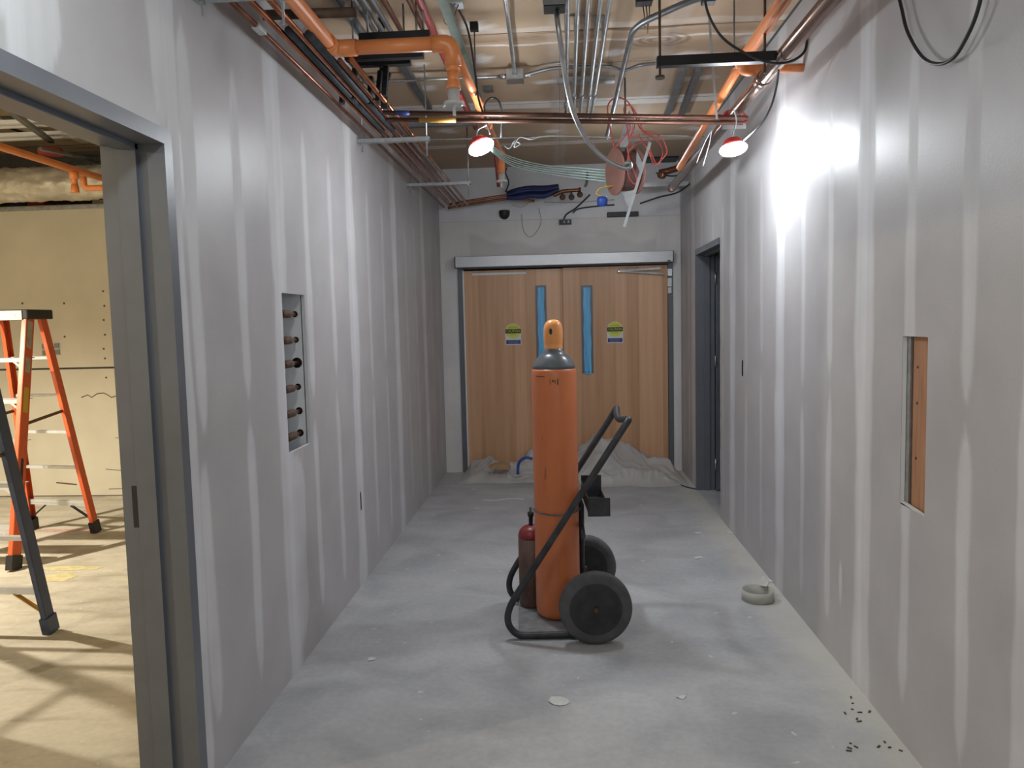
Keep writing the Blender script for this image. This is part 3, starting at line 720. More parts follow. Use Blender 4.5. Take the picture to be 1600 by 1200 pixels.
# ================================================================== GAS CYLINDER CART
cyc = onz(872.5, 972, 0.03); CX, CY = cyc.x, 4.03
CX = ony(872, 930, CY).x
ROT = math.radians(3.0)
cart = thing('cylinder_cart', 'black tubular steel two-wheeled gas cylinder cart standing in the corridor', 'hand cart', (CX, CY, 0), rz=ROT)
NY, FY = onz(870, 992, .0185).y, CY+.23                 # near and far side frame
def cartp(px, py, Y): return ony(px, py, Y)
RTB = .0175
def side_frame(Y, pts):
    P = [V((p[0], Y, p[1])) for p in pts]
    return rounded(P, .10, 8)
PROF = [ony(x, y, NY) for x, y in ((968, 680), (886, 806.5), (808, 927), (798, 945), (793.5, 962), (797, 978), (810, 990), (830, 993), (870, 992), (915, 991))]
low = PROF[-1].z
for p in PROF: p.z = max(p.z, RTB+.001); p.x -= (CY-NY)*math.sin(ROT)
def side_path(Y):
    st = [V((PROF[k].x, Y, PROF[k].z)) for k in range(3)]
    bend = smooth_path([V((p.x, Y, p.z)) for p in PROF[2:]], 5)
    return st[:2] + bend
npth = side_path(NY); fpth = side_path(FY)
dirv = (npth[0]-npth[1]).normalized()
# handle: both sides and the bent grip in one tube
nt_, ft_ = npth[0]+dirv*.05, fpth[0]+dirv*.05
mid = (nt_+ft_)/2+dirv*.02
grip = rounded([nt_, nt_+dirv*.04+V((.004, .012, 0)), mid+V((-.012, -.03, -.012)), mid+V((-.012, .06, .0)), ft_+dirv*.045+V((-.004, -.012, 0)), ft_], .04, 6)
full = npth[::-1] + grip + fpth
MB().tube(full, RTB, 12).build('tube_frame', 'cart_paint', cart)
MB().box(CX-.215, CX+.13, NY, FY, .016, .026).build('base_plate', 'plate_dusty', cart)
WX = ony(932, 946, 3.745).x; WR = .181
AX0, AX1 = NY-.095, CY+.36
WX = CX+.170
MB().tube([(WX, AX0-.012, WR), (WX, AX1+.01, WR)], .011, 10).build('axle', 'cart_paint', cart)
for Yw in (AX0+.035, AX1-.035):
    tire = MB().lathe((WX, Yw-.035, WR), (0, 1, 0), [(.128, .004), (.155, 0), (.174, .006), (WR, .018), (WR, .052), (.174, .064), (.155, .07), (.128, .066)], 40, cap=False)
    wt = tire.build('wheel', 'rubber', cart)
    MB().lathe((WX, Yw-.035, WR), (0, 1, 0), [(.129, .002), (.126, .012), (.118, .018), (.07, .020), (.055, .010), (.05, .006), (.03, .006), (.03, .064), (.05, .064), (.118, .056), (.129, .068)], 36, cap=True).build('hub', 'wheel_hub', wt)
    MB().lathe((WX, Yw-.044, WR), (0, 1, 0), [(.006, -.006), (.013, -.004), (.014, .004), (.014, .012)], 12).build('axle_nut', 'rust', wt)
pz = .66
px_ = CX+.135
MB().tube([(px_, CY+.03, pz), (px_, CY+.03, WR)], .014, 8).build('post', 'cart_paint', cart)
MB().tube([(CX+.122, NY+.01, .52), (CX+.135, CY+.03, .52), (CX+.122, FY-.01, .52)], .011, 8).build('back_rail', 'cart_paint', cart)
# open tool tray between the side tubes
t1 = MB(); a0, a1, b0_, b1_ = CX+.150, CX+.262, NY+.045, FY-.01
t1.box(a0, a1, b0_, b0_+.004, .615, .705).box(a0, a1, b1_-.004, b1_, .615, .735).box(a1-.004, a1, b0_, b1_, .615, .655).box(a0, a0+.004, b0_, b1_, .615, .705).box(a0, a1, b0_, b1_, .611, .615)
t1.build('tool_tray', 'cart_paint', cart)
MB().obox((CX+.11, NY+.03, .74), (CX+.15, NY+.06, .62), .02, .006, (0, 1, 0)).build('tray_strap', 'steel', cart)
MB().obox((CX+.11, FY-.03, .76), (CX+.17, FY-.05, .62), .02, .006, (0, 1, 0)).build('tray_strap', 'steel', cart)
# chain across the cylinder
ch = MB(); zch = .607; rch = .1245
for k in range(34):
    a = math.radians(-175+k*5.15); a2 = math.radians(-175+k*5.15+4.2)
    c = V((CX+rch*math.cos(a), CY+rch*math.sin(a), zch-.008*math.sin((k/33)*PI))); tv = V((-math.sin(a), math.cos(a), 0)); rv = V((math.cos(a), math.sin(a), 0))
    sd = V((0, 0, 1)) if k % 2 else rv
    ring = [c + tv*(.0095*math.cos(q)) + sd*(.0042*math.sin(q)) for q in [2*PI*i/8 for i in range(8)]]
    ch.tube(ring, .0016, 5, closed=True)
ch.build('chain', 'steel_dull', cart)

big = thing('gas_cylinder', 'tall orange gas cylinder with grey shoulder and domed cap on the black cart', 'gas cylinder', (CX, CY, .0265))
R0 = .1185; zb0 = .0265; zs = 1.345
body = [(R0*.62, 0), (R0*.86, .006), (R0*.965, .022), (R0, .05), (R0, zs-zb0-.02), (R0*.985, zs-zb0-.004), (R0*.955, zs-zb0+.006)]
bo = MB().lathe((CX, CY, zb0), (0, 0, 1), body, 48).build('body', 'tank_orange', big)
sh = [(R0*.955, 0), (R0*.90, .022), (R0*.78, .05), (R0*.60, .073), (R0*.47, .083), (R0*.46, .088), (R0*.43, .094), (R0*.40, .105), (R0*.36, .108)]
MB().lathe((CX, CY, zs+.006-.0005), (0, 0, 1), sh, 48).build('shoulder', 'tank_grey', big)
zcap = zs+.108
capo = MB().lathe((CX, CY, zcap), (0, 0, 1), [(.046, 0), (.0475, .002), (.0475, .012), (.0455, .016), (.049, .032), (.0505, .06), (.0505, .10), (.047, .122), (.038, .140), (.022, .151), (.006, .154)], 36).build('cap', 'tank_cap', big)
for an in (-104, 76):
    a = math.radians(an); d = V((math.cos(a), math.sin(a), 0)); s = V((-math.sin(a), math.cos(a), 0)); c = V((CX, CY, zcap+.092))+d*.0502
    ring = [c+s*(.0085*math.cos(q))+V((0, 0, .0165*math.sin(q))) for q in [2*PI*i/14 for i in range(14)]]
    MB().poly(ring, d*.0008).build('vent_slot', 'black_plastic', capo)
def curved_mark(name, a0, a1, z0, z1, mat, par, rad=R0):
    vs = []; fs = []; n = max(2, int(abs(a1-a0)/3))
    for i in range(n+1):
        a = math.radians(a0+(a1-a0)*i/n)
        for z in (z0, z1): vs.append((CX+(rad+.0006)*math.cos(a), CY+(rad+.0006)*math.sin(a), z))
    for i in range(n): fs.append((2*i, 2*i+2, 2*i+3, 2*i+1))
    return MB().add(vs, fs, True).build(name, mat, par, fixn=False)
zm = ony(860, 596, CY-.12).z
curved_mark('stencil_mark', -140, -113, zm+.022, zm+.026, 'rust', bo)
for (q0, q1, z0_, z1_) in ((-100, -98.5, -.018, .014), (-94, -90, -.004, .008), (-88, -86, -.012, .006), (-82, -79, -.018, .012)): curved_mark('stencil_mark', q0, q1, zm+z0_, zm+z1_, 'rust', bo)

SY = CY+.135; SX = ony(811, 900, SY).x+.072
sm = thing('small_gas_cylinder', 'short dark red-brown gas cylinder behind the tall orange cylinder on the cart', 'gas cylinder', (SX, SY, .0265))
MB().lathe((SX, SY, .0265), (0, 0, 1), [(.060, 0), (.068, .006), (.072, .02), (.072, .385)], 32).build('body', 'red_brown', sm)
MB().lathe((SX, SY, .0265), (0, 0, 1), [(.0722, .384), (.0715, .40), (.064, .425), (.046, .442), (.024, .452), (.016, .454)], 32).build('shoulder', 'dark_red', sm)
vv = MB().lathe((SX, SY, .0265), (0, 0, 1), [(.016, .445), (.012, .46), (.012, .50), (.017, .502), (.017, .525), (.007, .527), (.007, .55)], 12).build('valve', 'black_metal', sm)

# ================================================================== WORK LAMPS
def work_lamp(px, py, Y, tilt, label, watts, hang_to):
    c = ony(px, py, Y)
    t = thing('work_lamp', label, 'lamp', c, 'LED work lamps')
    mname = 'led_lens_%d' % int(watts); emission(mname, (0.90, 0.95, 1.0), watts/(PI*0.045))     # watts over the area of the lens
    ax = V(tilt).normalized()            # direction the face looks
    MB().lathe(c-ax*.062, ax, [(.022, 0), (.038, .006), (.056, .03), (.064, .045)], 28, cap=True).build('housing', 'red', t)
    MB().lathe(c, ax, [(.074*math.sin(q), -.034*math.cos(q)) for q in [PI*(.16+.84*k/12*.985) for k in range(13)]], 28, cap=True).build('diffuser', mname, t)
    top = c-ax*.062
    MB().tube(smooth_path([top, top+V((.01, 0, .04)), top*0.4+V(hang_to)*0.6+V((.02, 0, 0)), V(hang_to)], 6), .004, 8).build('hanging_hook', 'steel', t)
    return c
LY = 4.35
l2 = work_lamp(1146, 233, LY, (.12, -.10, -1), 'round glowing work lamp hung by the right wall', LAMP_W*.70, (ony(1146, 195, LY).x, LY, 2.73))
l1 = work_lamp(752, 230, LY, (.42, -.10, -1), 'round glowing work lamp with red housing left of the ceiling centre', LAMP_W, (ony(766, 178, LY).x, LY-.02, 2.74))

lc = ony(986, 262, 6.3)
l3 = work_lamp(986, 262, 6.3, (0, 0, -1), 'added fill lamp hidden behind the brown cable spool', FAR_FILL_W, (lc.x, 6.3, ZC))  # extra lamp, unseen from the camera, added to light the end wall

# ================================================================== OVERHEAD PIPES
def pipe(name, pts, r, mat, label, cat='pipe', group=None, n=12, rnd=None):
    P = rounded(pts, rnd) if rnd else pts
    return tag(MB().tube(P, r, n).build(name, mat), label, cat, group)
ZP = 2.775
TRY = [2.70, 4.86, 6.42]
# copper pipes along the left wall
for i, (x, r, ya, mt, lb) in enumerate([
        (-1.165, .011, 1.0, 'copper_dull', 'copper pipe closest to the left wall on the strut hangers'),
        (-1.095, .012, 1.0, 'copper', 'second copper pipe from the left wall on the strut hangers'),
        (-1.025, .012, 1.0, 'copper', 'third copper pipe from the left wall on the strut hangers'),
        (-.958, .011, 3.46, 'copper_dull', 'fourth copper pipe from the left wall, beside the foam sleeve end'),
        (-.905, .012, 3.46, 'copper', 'outermost copper pipe on the left strut hangers')]):
    pipe('copper_pipe', [(x, ya, ZP), (x, 7.72 if i > 2 else 7.86, ZP)], r, mt, lb, group='copper pipes along the left wall')
pc = MB().box(-1.18, -1.148, 3.02, 3.10, ZP-.014, ZP+.013, .003).build('pipe_label', 'paper'); tag(pc, 'small white label sleeve on the copper pipe closest to the left wall', 'label')
# dark insulation sleeves
for k, (x, y0_, lb) in enumerate([(-1.06, 3.10, 'dark foam pipe sleeve nearer the left wall below the orange elbow'), (-.995, 3.15, 'dark foam pipe sleeve under the orange elbow')]):
    s_ = thing('pipe_sleeve', lb, 'pipe insulation', (x, 3.6, ZP+.05), 'dark pipe sleeves')
    MB().tube([(x, y0_, ZP+.002), (x, 4.7, ZP+.002)], .018, 12).build('sleeve', 'dark_insulation', s_)
    MB().tube([(x, y0_+.8, ZP-.003), (x, 7.5, ZP-.003)], .010, 10).build('pipe', 'copper_dull', s_)
# strut trapezes on threaded rods
for i, (Y, xb, lb) in enumerate([(TRY[0], -.92, 'steel strut hanger at the top left, nearest the camera'), (TRY[1], -.795, 'steel strut hanger across the middle of the left copper pipes'), (TRY[2], -.72, 'farthest steel strut hanger under the left copper pipes')]):
    t = thing('strut_hanger', lb, 'pipe hanger', (-1.05, Y, ZP-.055), 'strut hangers on the left')
    MB().box(XL+.003, xb, Y-.02, Y+.02, ZP-.038, ZP-.014).build('strut', 'galv', t)
    for xr in (XL+.03, xb-.02):
        MB().tube([(xr, Y, ZP-.13 if xr > -1.1 else ZP-.09), (xr, Y, ZC)], .005, 8).build('threaded_rod', 'steel', t)
        MB().lathe((xr, Y, ZP-.052), (0, 0, 1), [(.011, 0), (.011, .013)], 6, smooth=False).build('nut', 'steel', t)
MB0 = MB().tube([(-.795, TRY[1]-.0, ZP-.03), (.0, TRY[1]+.1, ZP-.02)], .006, 8).build('steel_rod', 'steel_dull'); tag(MB0, 'thin grey rod running from the middle left strut hanger', 'rod')
# black clamps and brackets between the left pipes
for k, (x, y, dz) in enumerate([(-1.12, 4.05, .03), (-1.05, 4.0, .05), (-.99, 4.1, .04), (-.93, 4.05, .05), (-.87, 3.95, .08)]):
    b = MB().obox((x, y, ZP-.02), (x+.015, y+.02, ZP+.09+dz), .022, .03, (1, 0, .2)).build('pipe_bracket', 'black_metal')
    tag(b, 'black bracket among the left copper pipes, %s from the wall' % ['first', 'second', 'third', 'fourth', 'fifth'][k], 'bracket', 'black pipe brackets')
hg = thing('black_hanger', 'black drop hanger bar ending at the crossing copper pipes', 'bracket', (-.90, 4.12, 2.72))
hp = ony(601, 175, 4.12)
MB().obox((hp.x, 4.12, 2.74), (hp.x, 4.12, ZC), .035, .02, (1, 0, 0)).build('bar', 'black_metal', hg)
MB().obox((hp.x-.02, 4.11, 2.80), (hp.x+.03, 4.11, 2.92), .03, .025, (1, 0, 0)).build('clamp', 'black_metal', hg)
# pair of copper pipes crossing the corridor
cA, cB = onz(598, 176, 2.73), onz(1168, 184, 2.715); cC, cD = onz(602, 187, 2.70), onz(1160, 192, 2.69)
pipe('copper_pipe', [cA, cB], .0125, 'copper_dark', 'upper of the two brown copper pipes crossing the corridor')
pipe('copper_pipe', [cC, cD], .0125, 'copper_dark', 'lower of the two brown copper pipes crossing the corridor')
bl = thing('pipe_sticker', 'blue printed sticker around the upper crossing copper pipe', 'sticker', cA)
f = lambda t: cA.lerp(cB, t)
MB().tube([f(.035), f(.07)], .0135, 12).build('sticker', 'label_blue', bl)
MB().tube([cC.lerp(cD, .09), cC.lerp(cD, .19)], .0135, 12).build('band', 'yellow_brace', tag(thing('pipe_band', 'ochre band on the lower crossing copper pipe', 'sticker', cC.lerp(cD, .14)), 'ochre band on the lower crossing copper pipe', 'sticker'))
# upper level pipes at top left
for i, (x, z, r, ya, yb, mt, lb) in enumerate([
        (-.985, 3.08, .024, 1.0, 4.15, 'steel_dull', 'dark iron pipe above the orange pipe, leftmost of the high row'),
        (-.925, 3.10, .013, 1.0, 4.1, 'steel_dull', 'thin grey conduit second in the high row at top left'),
        (-.885, 3.10, .013, 1.0, 4.1, 'steel', 'thin grey conduit third in the high row at top left'),
        (-.845, 3.10, .013, 1.0, 4.1, 'steel_dull', 'thin grey conduit fourth in the high row at top left'),
        (-.79, 3.10, .013, 1.0, 4.05, 'copper_dull', 'copper pipe high up left of the red pipe'),
        (-.675, 3.10, .014, 1.0, 4.0, 'copper_dull', 'copper pipe running right beside the red pipe'),
        (-.625, 3.09, .019, 1.0, 6.0, 'red_pipe', 'dark red painted pipe at the top of the ceiling'),
        (-1.17, 3.08, .028, 1.0, 3.5, 'black_metal', 'black iron pipe high against the left wall')]):
    pipe('ceiling_pipe', [(x, ya, z), (x, yb, z)], r, mt, lb, group='high pipes at top left')
a_, b_ = ony(486, 20, 3.2), ony(545, 20, 3.2)
pipe('copper_pipe', [(-1.2, 3.2, a_.z), (b_.x+.02, 3.24, a_.z+.01)], .02, 'rust', 'short brown pipe crossing behind the orange pipe at top left')
# black struts at the left
for (xa, xb, ya, pyt, lb) in [(562, 672, 3.72, 60, 'long black strut above the horizontal orange pipe'), (540, 662, 3.78, 90, 'black strut with cut end under the horizontal orange pipe')]:
    p, q = ony(xa, pyt, ya), ony(xb, pyt-2, ya)
    t = thing('black_strut', lb, 'strut', (p.x, ya, p.z), 'black struts')
    s_ = MB().box(p.x, q.x, ya-.02, ya+.02, p.z-.018, p.z+.018).build('strut', 'black_metal', t)
    for xr in (p.x+.04, q.x-.03): MB().tube([(xr, ya, p.z+.018), (xr, ya, ZC)], .005, 8).build('threaded_rod', 'steel_dull', t)
p, q = ony(560, 101, 3.95), ony(642, 100, 3.95)
t = thing('black_strut', 'thin black strut lowest under the orange pipe', 'strut', (p.x, 3.95, p.z), 'black struts')
MB().box(p.x, q.x, 3.93, 3.97, p.z-.012, p.z+.012).build('strut', 'black_metal', t)
MB().tube([(q.x-.03, 3.95, p.z), (q.x-.03, 3.95, ZC)], .005, 8).build('threaded_rod', 'steel_dull', t)

# ---- orange sprinkler piping
def sprinkler_head(par, c, r=.03):
    """white head with deflector guard, hanging from c downwards"""
    MB().lathe(c, (0, 0, -1), [(r*.95, 0), (r*.9, .045), (r*1.0, .05), (r*1.55, .054), (r*1.6, .062), (r*1.2, .068)], 18).build('head_cap', 'white_plastic', par)
    MB().lathe(c+V((0, 0, -.066)), (0, 0, -1), [(.008, 0), (.007, .045), (.004, .047)], 10).build('head_pin', 'white_plastic', par)
    for s in (-1, 1): MB().obox(c+V((s*r*1.2, 0, -.062)), c+V((s*r*1.7, 0, -.074)), .006, .004, (0, 1, 0)).build('guard', 'white_plastic', par)
YE = 3.42
eL, eR = ony(522, 76, YE), ony(706, 76, YE); ZO = eL.z
sp = thing('sprinkler_pipe', 'orange plastic sprinkler pipe with two elbows and capped drops on the left', 'sprinkler pipe', (eL.x, YE, ZO))
RO = .0305
MB().tube([(eL.x, 0.8, ZO), (eL.x, YE-.055, ZO)], RO, 18).build('pipe', 'cpvc', sp)
MB().tube(rounded([(eL.x, YE-.085, ZO), (eL.x, YE, ZO), (eL.x+.10, YE, ZO)], .045, 8), RO*1.17, 18).build('elbow', 'cpvc', sp)
MB().tube([(eL.x+.09, YE, ZO), (eR.x-.05, YE, ZO)], RO, 18).build('pipe', 'cpvc', sp)
MB().tube(rounded([(eR.x-.085, YE, ZO), (eR.x, YE, ZO), (eR.x, YE+.02, ZO-.09)], .045, 8), RO*1.17, 18).build('elbow', 'cpvc', sp)
for z_, r_ in ((ZO-.06, .027), (ZO-.105, .023)):
    MB().lathe((eR.x, YE+.02, z_), (0, 0, -1), [(r_*1.15, 0), (r_*1.15, .045), (r_*.95, .055)], 18).build('coupling', 'cpvc', sp)
zh = ony(705, 140, YE+.02).z
MB().lathe((eR.x, YE+.02, ZO-.12), (0, 0, -1), [(.022, 0), (.022, .02), (.033, ZO-.12-zh-.015), (.033, ZO-.12-zh)], 18).build('reducer', 'cpvc', sp)
sprinkler_head(sp, V((eR.x, YE+.02, zh)), .029)
e2 = ony(783, 250, 6.25)
MB().tube([(eR.x, YE, ZO), (e2.x, 6.25, e2.z+.05)], .022, 16).build('pipe', 'cpvc', sp)
for k in (.42, .62): 
    p = V((eR.x, YE, ZO)).lerp(V((e2.x, 6.25, e2.z+.05)), k); d = (V((e2.x, 6.25, e2.z+.05))-V((eR.x, YE, ZO))).normalized()
    MB().tube([p-d*.035, p+d*.035], .027, 16).build('coupling', 'cpvc', sp)
zh2 = ony(785, 271, 6.25).z
MB().lathe((e2.x, 6.25, e2.z+.07), (0, 0, -1), [(.03, 0), (.03, .05), (.023, .055), (.023, .09), (.03, .095), (.03, e2.z+.07-zh2)], 16).build('drop', 'cpvc', sp)
sprinkler_head(sp, V((e2.x, 6.25, zh2)), .028)
# right side
p0, p1 = onz(1232, -20, 2.90), onz(1168, 92, 2.90)
XO = (p0.x+p1.x)/2
sr = thing('sprinkler_pipe', 'orange plastic sprinkler pipe with a tee into the right wall', 'sprinkler pipe', (XO, p1.y, 2.9))
pe = ony(1062, 262, 5.9)
MB().tube([(XO, .8, 2.92), (XO, p1.y, 2.90)], .030, 16).build('pipe', 'cpvc', sr)
MB().tube([(XO, p1.y, 2.90), (pe.x, 5.9, pe.z)], .024, 16).build('pipe', 'cpvc', sr)
MB().tube([(XO, p1.y-.09, 2.90), (XO, p1.y+.06, 2.90)], .0365, 16).build('tee', 'cpvc', sr)
MB().tube(rounded([(XO, p1.y, 2.90), (XO, p1.y, 2.845), (XO+.09, p1.y, 2.845)], .04, 6), .031, 16).build('elbow', 'cpvc', sr)
MB().tube([(XO+.07, p1.y, 2.845), (XR-.001, p1.y, 2.845)], .021, 14).build('branch', 'cpvc', sr)
MB().tube([(XO+.03, p1.y-.5, 2.93), (XO+.03, p1.y-.5, ZC)], .006, 8).build('hanger_rod', 'steel_dull', sr)
# ---- large dark copper pipe along the right wall
bp_ = thing('large_copper_pipe', 'thick shiny dark copper pipe running along the right wall', 'pipe', (.98, 4, 2.76))
q0, q1 = onz(1290, 8, 2.765), onz(1140, 186, 2.765)
d = (q1-q0).normalized(); qa = q0-d*1.8; qb = q1+d*2.4
MB().tube([qa, qb], .034, 20).build('pipe', 'copper_big', bp_)
for k in (.9, 4.0): 
    c = q0+d*k; MB().tube([c-d*.04, c+d*.04], .038, 20).build('coupling', 'copper_big', bp_)
# hanging lamp bracket and red tape on it
rt = thing('red_tape', 'red tape strips tied around the large copper pipe above the right lamp', 'tape', q1)
ring = [q1-d*.02+V((.042*math.cos(a), 0, .042*math.sin(a))) for a in [2*PI*i/16 for i in range(16)]]
MB().tube(ring, .009, 8, closed=True).build('band', 'red', rt)
MB().tube(smooth_path([q1+V((.03, 0, .01)), q1+V((.07, -.01, .03)), q1+V((.10, 0, -.01)), q1+V((.06, -.02, -.03))], 5), .008, 6).build('tail', 'red', rt)
MB().tube(smooth_path([q1+V((-.03, 0, .0)), q1+V((-.065, -.02, .02)), q1+V((-.05, -.03, -.02))], 5), .008, 6).build('tail', 'red', rt)
w0 = onz(1165, 197, 2.70)
wbk2 = tag(MB().obox(onz(1128, 198, 2.695), w0, .012, .03, (0, 1, 0)).build('lamp_bracket', 'steel'), 'bright steel bracket above the right work lamp', 'bracket')
for k, (xa, ya, xb, yb, lb) in enumerate([(1106, 0, 1120, 186, 'pale metal strap hanging above the right work lamp')]):
    pa, pb = ony(xa, ya, 4.25), ony(xb, yb, 4.35)
    tag(MB().obox(pa, pb, .012, .004, (1, 0, 0)).build('hanging_strap', 'galv'), lb, 'strap')
for k, (pts, lb) in enumerate([([(1112, 203), (1100, 225), (1088, 255)], 'left of two loose white wires under the large copper pipe'), ([(1112, 203), (1108, 225), (1098, 260)], 'right of two loose white wires under the large copper pipe')]):
    P = [ony(x, y, 4.5) for x, y in pts]; tag(MB().tube(smooth_path(P, 5), .003, 6).build('loose_wire', 'rag'), lb, 'wire', 'white loose wires')
# ---- black strut at the right with rods
p, q = ony(1026, 97, 3.66), ony(1216, 97, 3.66)
t = thing('black_strut', 'long black strut under the ceiling on the right', 'strut', (p.x, 3.66, p.z), 'black struts')
MB().box(p.x, q.x, 3.64, 3.68, p.z-.021, p.z+.021).box(p.x, q.x, 3.639, 3.681, p.z-.023, p.z-.020).build('strut', 'black_metal', t)
MB().box(q.x-.005, q.x+.035, 3.635, 3.685, p.z-.028, p.z+.02, .006).build('end_knob', 'black_plastic', t)
rr_ = ony(1029, 60, 3.68)
for xr in (p.x+.015, q.x-.06): MB().tube([(xr, 3.66, p.z-.07), (xr, 3.66, ZC)], .006, 8).build('threaded_rod', 'rust', t)
MB().lathe((p.x+.015, 3.66, p.z-.075), (0, 0, 1), [(.022, 0), (.022, .012), (.01, .016)], 10).build('plate', 'rust', t)
p = ony(1147, 60, 3.9); tag(MB().tube([(p.x, 3.9, 2.80), (p.x, 3.9, ZC)], .004, 8).build('threaded_rod', 'steel_dull'), 'single thin threaded rod left of the large copper pipe', 'rod')

# ---- conduits
GC = 'grey conduits in a row under the ceiling'
names5 = ['leftmost of five', 'second from the left of five', 'middle of five', 'second from the right of five', 'rightmost of five']
for i, (xt, xb, yb) in enumerate([(887, 885, 165), (903, 897, 150), (920, 909, 150), (939, 921, 150), (953, 929, 150)]):
    a, b = onz(xt, 0, 3.10), onz(xb, yb, 3.10); dd = (b-a).normalized()
    t = thing('steel_conduit', 'thin steel conduit running away under the ceiling, %s' % names5[i], 'conduit', (b.x, b.y, 3.09), GC)
    MB().tube([a-dd*2.4, b+dd*(.7 if i else .1)], .0115, 10).build('conduit', 'steel', t)
    MB().tube([b-dd*.05, b+dd*.05], .016, 10).build('coupling', 'steel', t)
    c2 = a+dd*.45; MB().box(c2.x-.014, c2.x+.014, c2.y-.014, c2.y+.014, 3.105, ZC).build('strap', 'galv', t)
p, q = onz(870, 127, 3.15), onz(960, 125, 3.15)
tag(MB().box(p.x, q.x, p.y-.03, p.y+.03, 3.13, 3.165).build('conduit_support', 'galv'), 'flat grey strut under which the conduits pass', 'strut')
P = [onz(885, 165, 3.10)]; P = [P[0], P[0]+V((0, .25, 0)), onz(866, 178, 3.02)]
pipe('steel_conduit', rounded(P, .06), .011, 'steel_dull', 'short conduit bending left below the row of five', 'conduit')
# angled dark conduit
P = [onz(1085, -6, 3.04)+V((.6, -.25, 0)), onz(1085, -2, 3.04), onz(990, 41, 3.04), onz(948, 215, 3.0)]
pipe('bent_conduit', rounded(P, .12, 8), .0155, 'steel_dull', 'dark bent conduit right of the row of five conduits', 'conduit')
# junction box with its conduits
jb = onz(805, 118, 3.13)
t = thing('junction_box', 'square steel junction box left of the ceiling centre', 'junction box', (jb.x, jb.y, 3.08))
MB().box(jb.x-.052, jb.x+.052, jb.y-.052, jb.y+.052, 3.10, 3.158, .002).build('box', 'galv', t)
MB().box(jb.x-.054, jb.x+.054, jb.y-.054, jb.y+.054, 3.094, 3.10).build('cover', 'steel', t)
for (dx, dy) in ((-.06, 0), (.06, 0), (0, -.06)):
    MB().tube([(jb.x+dx*.8, jb.y+dy*.8, 3.128), (jb.x+dx*1.6, jb.y+dy*1.6, 3.128)], .016, 10).build('connector', 'steel', t)
c = onz(790, 0, 3.128)
pipe('steel_conduit', [(c.x-.0, c.y-2.4, 3.128), (c.x, c.y, 3.128), (jb.x, jb.y-.06, 3.128)], .0115, 'steel', 'single conduit running to the junction box from the camera side', 'conduit')
c = onz(604, 127, 3.128)
pipe('steel_conduit', [(jb.x-.06, jb.y, 3.128), (c.x-.2, c.y, 3.128)], .0105, 'steel', 'conduit leaving the junction box to the left wall', 'conduit')
P = [(jb.x+.06, jb.y, 3.128)] + [tuple(onz(px, py, 3.15)) for px, py in ((862, 107), (905, 105), (950, 104), (975, 110), (1000, 102), (1024, 99))]
pipe('flexible_cable', smooth_path(P, 6), .011, 'steel_dull', 'wavy armoured cable from the junction box to the right', 'cable', n=10)
# other boxes
b = onz(866, 3, 3.12)
b = thing('junction_box', 'dark steel box at the top edge above the armoured cable', 'junction box', (b.x, b.y, 3.06))
bx = V(b['_w'])
MB().box(bx.x-.055, bx.x+.055, bx.y-.05, bx.y+.06, 3.09, 3.16, .002).build('box', 'steel_dull', b)
MB().box(bx.x-.05, bx.x+.05, bx.y-.045, bx.y+.055, 3.085, 3.09).build('cover', 'black_metal', b)
b = onz(711, 3, 3.12); tag(MB().box(b.x-.04, b.x+.04, b.y-.04, b.y+.04, 3.10, 3.16, .003).build('junction_box', 'galv'), 'small grey box at the top edge left of centre', 'junction box')
b = onz(741, 45, 3.17); t = thing('ceiling_bracket', 'small black square plate on the ceiling with a hanging rod', 'bracket', (b.x, b.y, 2.9))
MB().box(b.x-.022, b.x+.022, b.y-.022, b.y+.022, 3.16, 3.2).build('plate', 'black_metal', t); MB().tube([(b.x, b.y, 2.82), (b.x, b.y, 3.16)], .004, 8).build('rod', 'steel_dull', t)
b = onz(763, 140, 3.18); tag(MB().box(b.x-.035, b.x+.035, b.y-.035, b.y+.035, 3.17, 3.199).build('ceiling_plate', 'steel_dull'), 'small flat grey plate on the ceiling left of the junction box', 'plate')
# wires from the small box
for k, pts in enumerate([[(703, 8), (694, 32), (702, 40), (715, 38)], [(716, 8), (708, 36), (716, 60)]]):
    tag(MB().tube(smooth_path([onz(x, y, 3.08) for x, y in pts], 5), .003, 6).build('loose_wire', 'brown_strap'), 'thin brown wire hanging under the small grey box, %s one' % ['looped', 'straighter'][k], 'wire')
for k, (x0_, x1_) in enumerate(((1003, 1008), (1008, 1012), (1015, 1012))):
    tag(MB().tube(smooth_path([onz(x0_, 0, 3.19), onz((x0_+x1_)/2+1, 22, 3.10), onz(x1_, 44+4*k, 3.05)], 5), .0028, 6).build('loose_wire', 'brown_strap'), 'thin brown wire dangling right of the five conduits, %s of three' % ['left', 'middle', 'right'][k], 'wire', 'dangling brown wires')
b = onz(1006, 2, 3.17); tag(MB().box(b.x-.04, b.x+.04, b.y-.05, b.y+.02, 3.15, 3.199, .003).build('ceiling_box', 'black_metal'), 'black box on the ceiling above the dangling brown wires', 'junction box')
# armoured flexible conduit with curled end
P = [V((bx.x+.01, bx.y+.02, 3.09))] + [ony(x, y, 3.75+.0012*(y-20)) for x, y in ((872, 40), (879, 90), (886, 135), (896, 175), (911, 208), (930, 234), (952, 252), (974, 262), (984, 261), (983, 254), (976, 256))]
sp_ = smooth_path(P, 20); rad = [.0125+.0016*(1 if (i//1) % 2 else -1) for i in range(len(sp_))]
tag(MB().tube(sp_, .0125, 10, radii=rad).build('armoured_cable', 'steel'), 'ribbed silver flexible conduit hanging down with a curled end', 'cable')
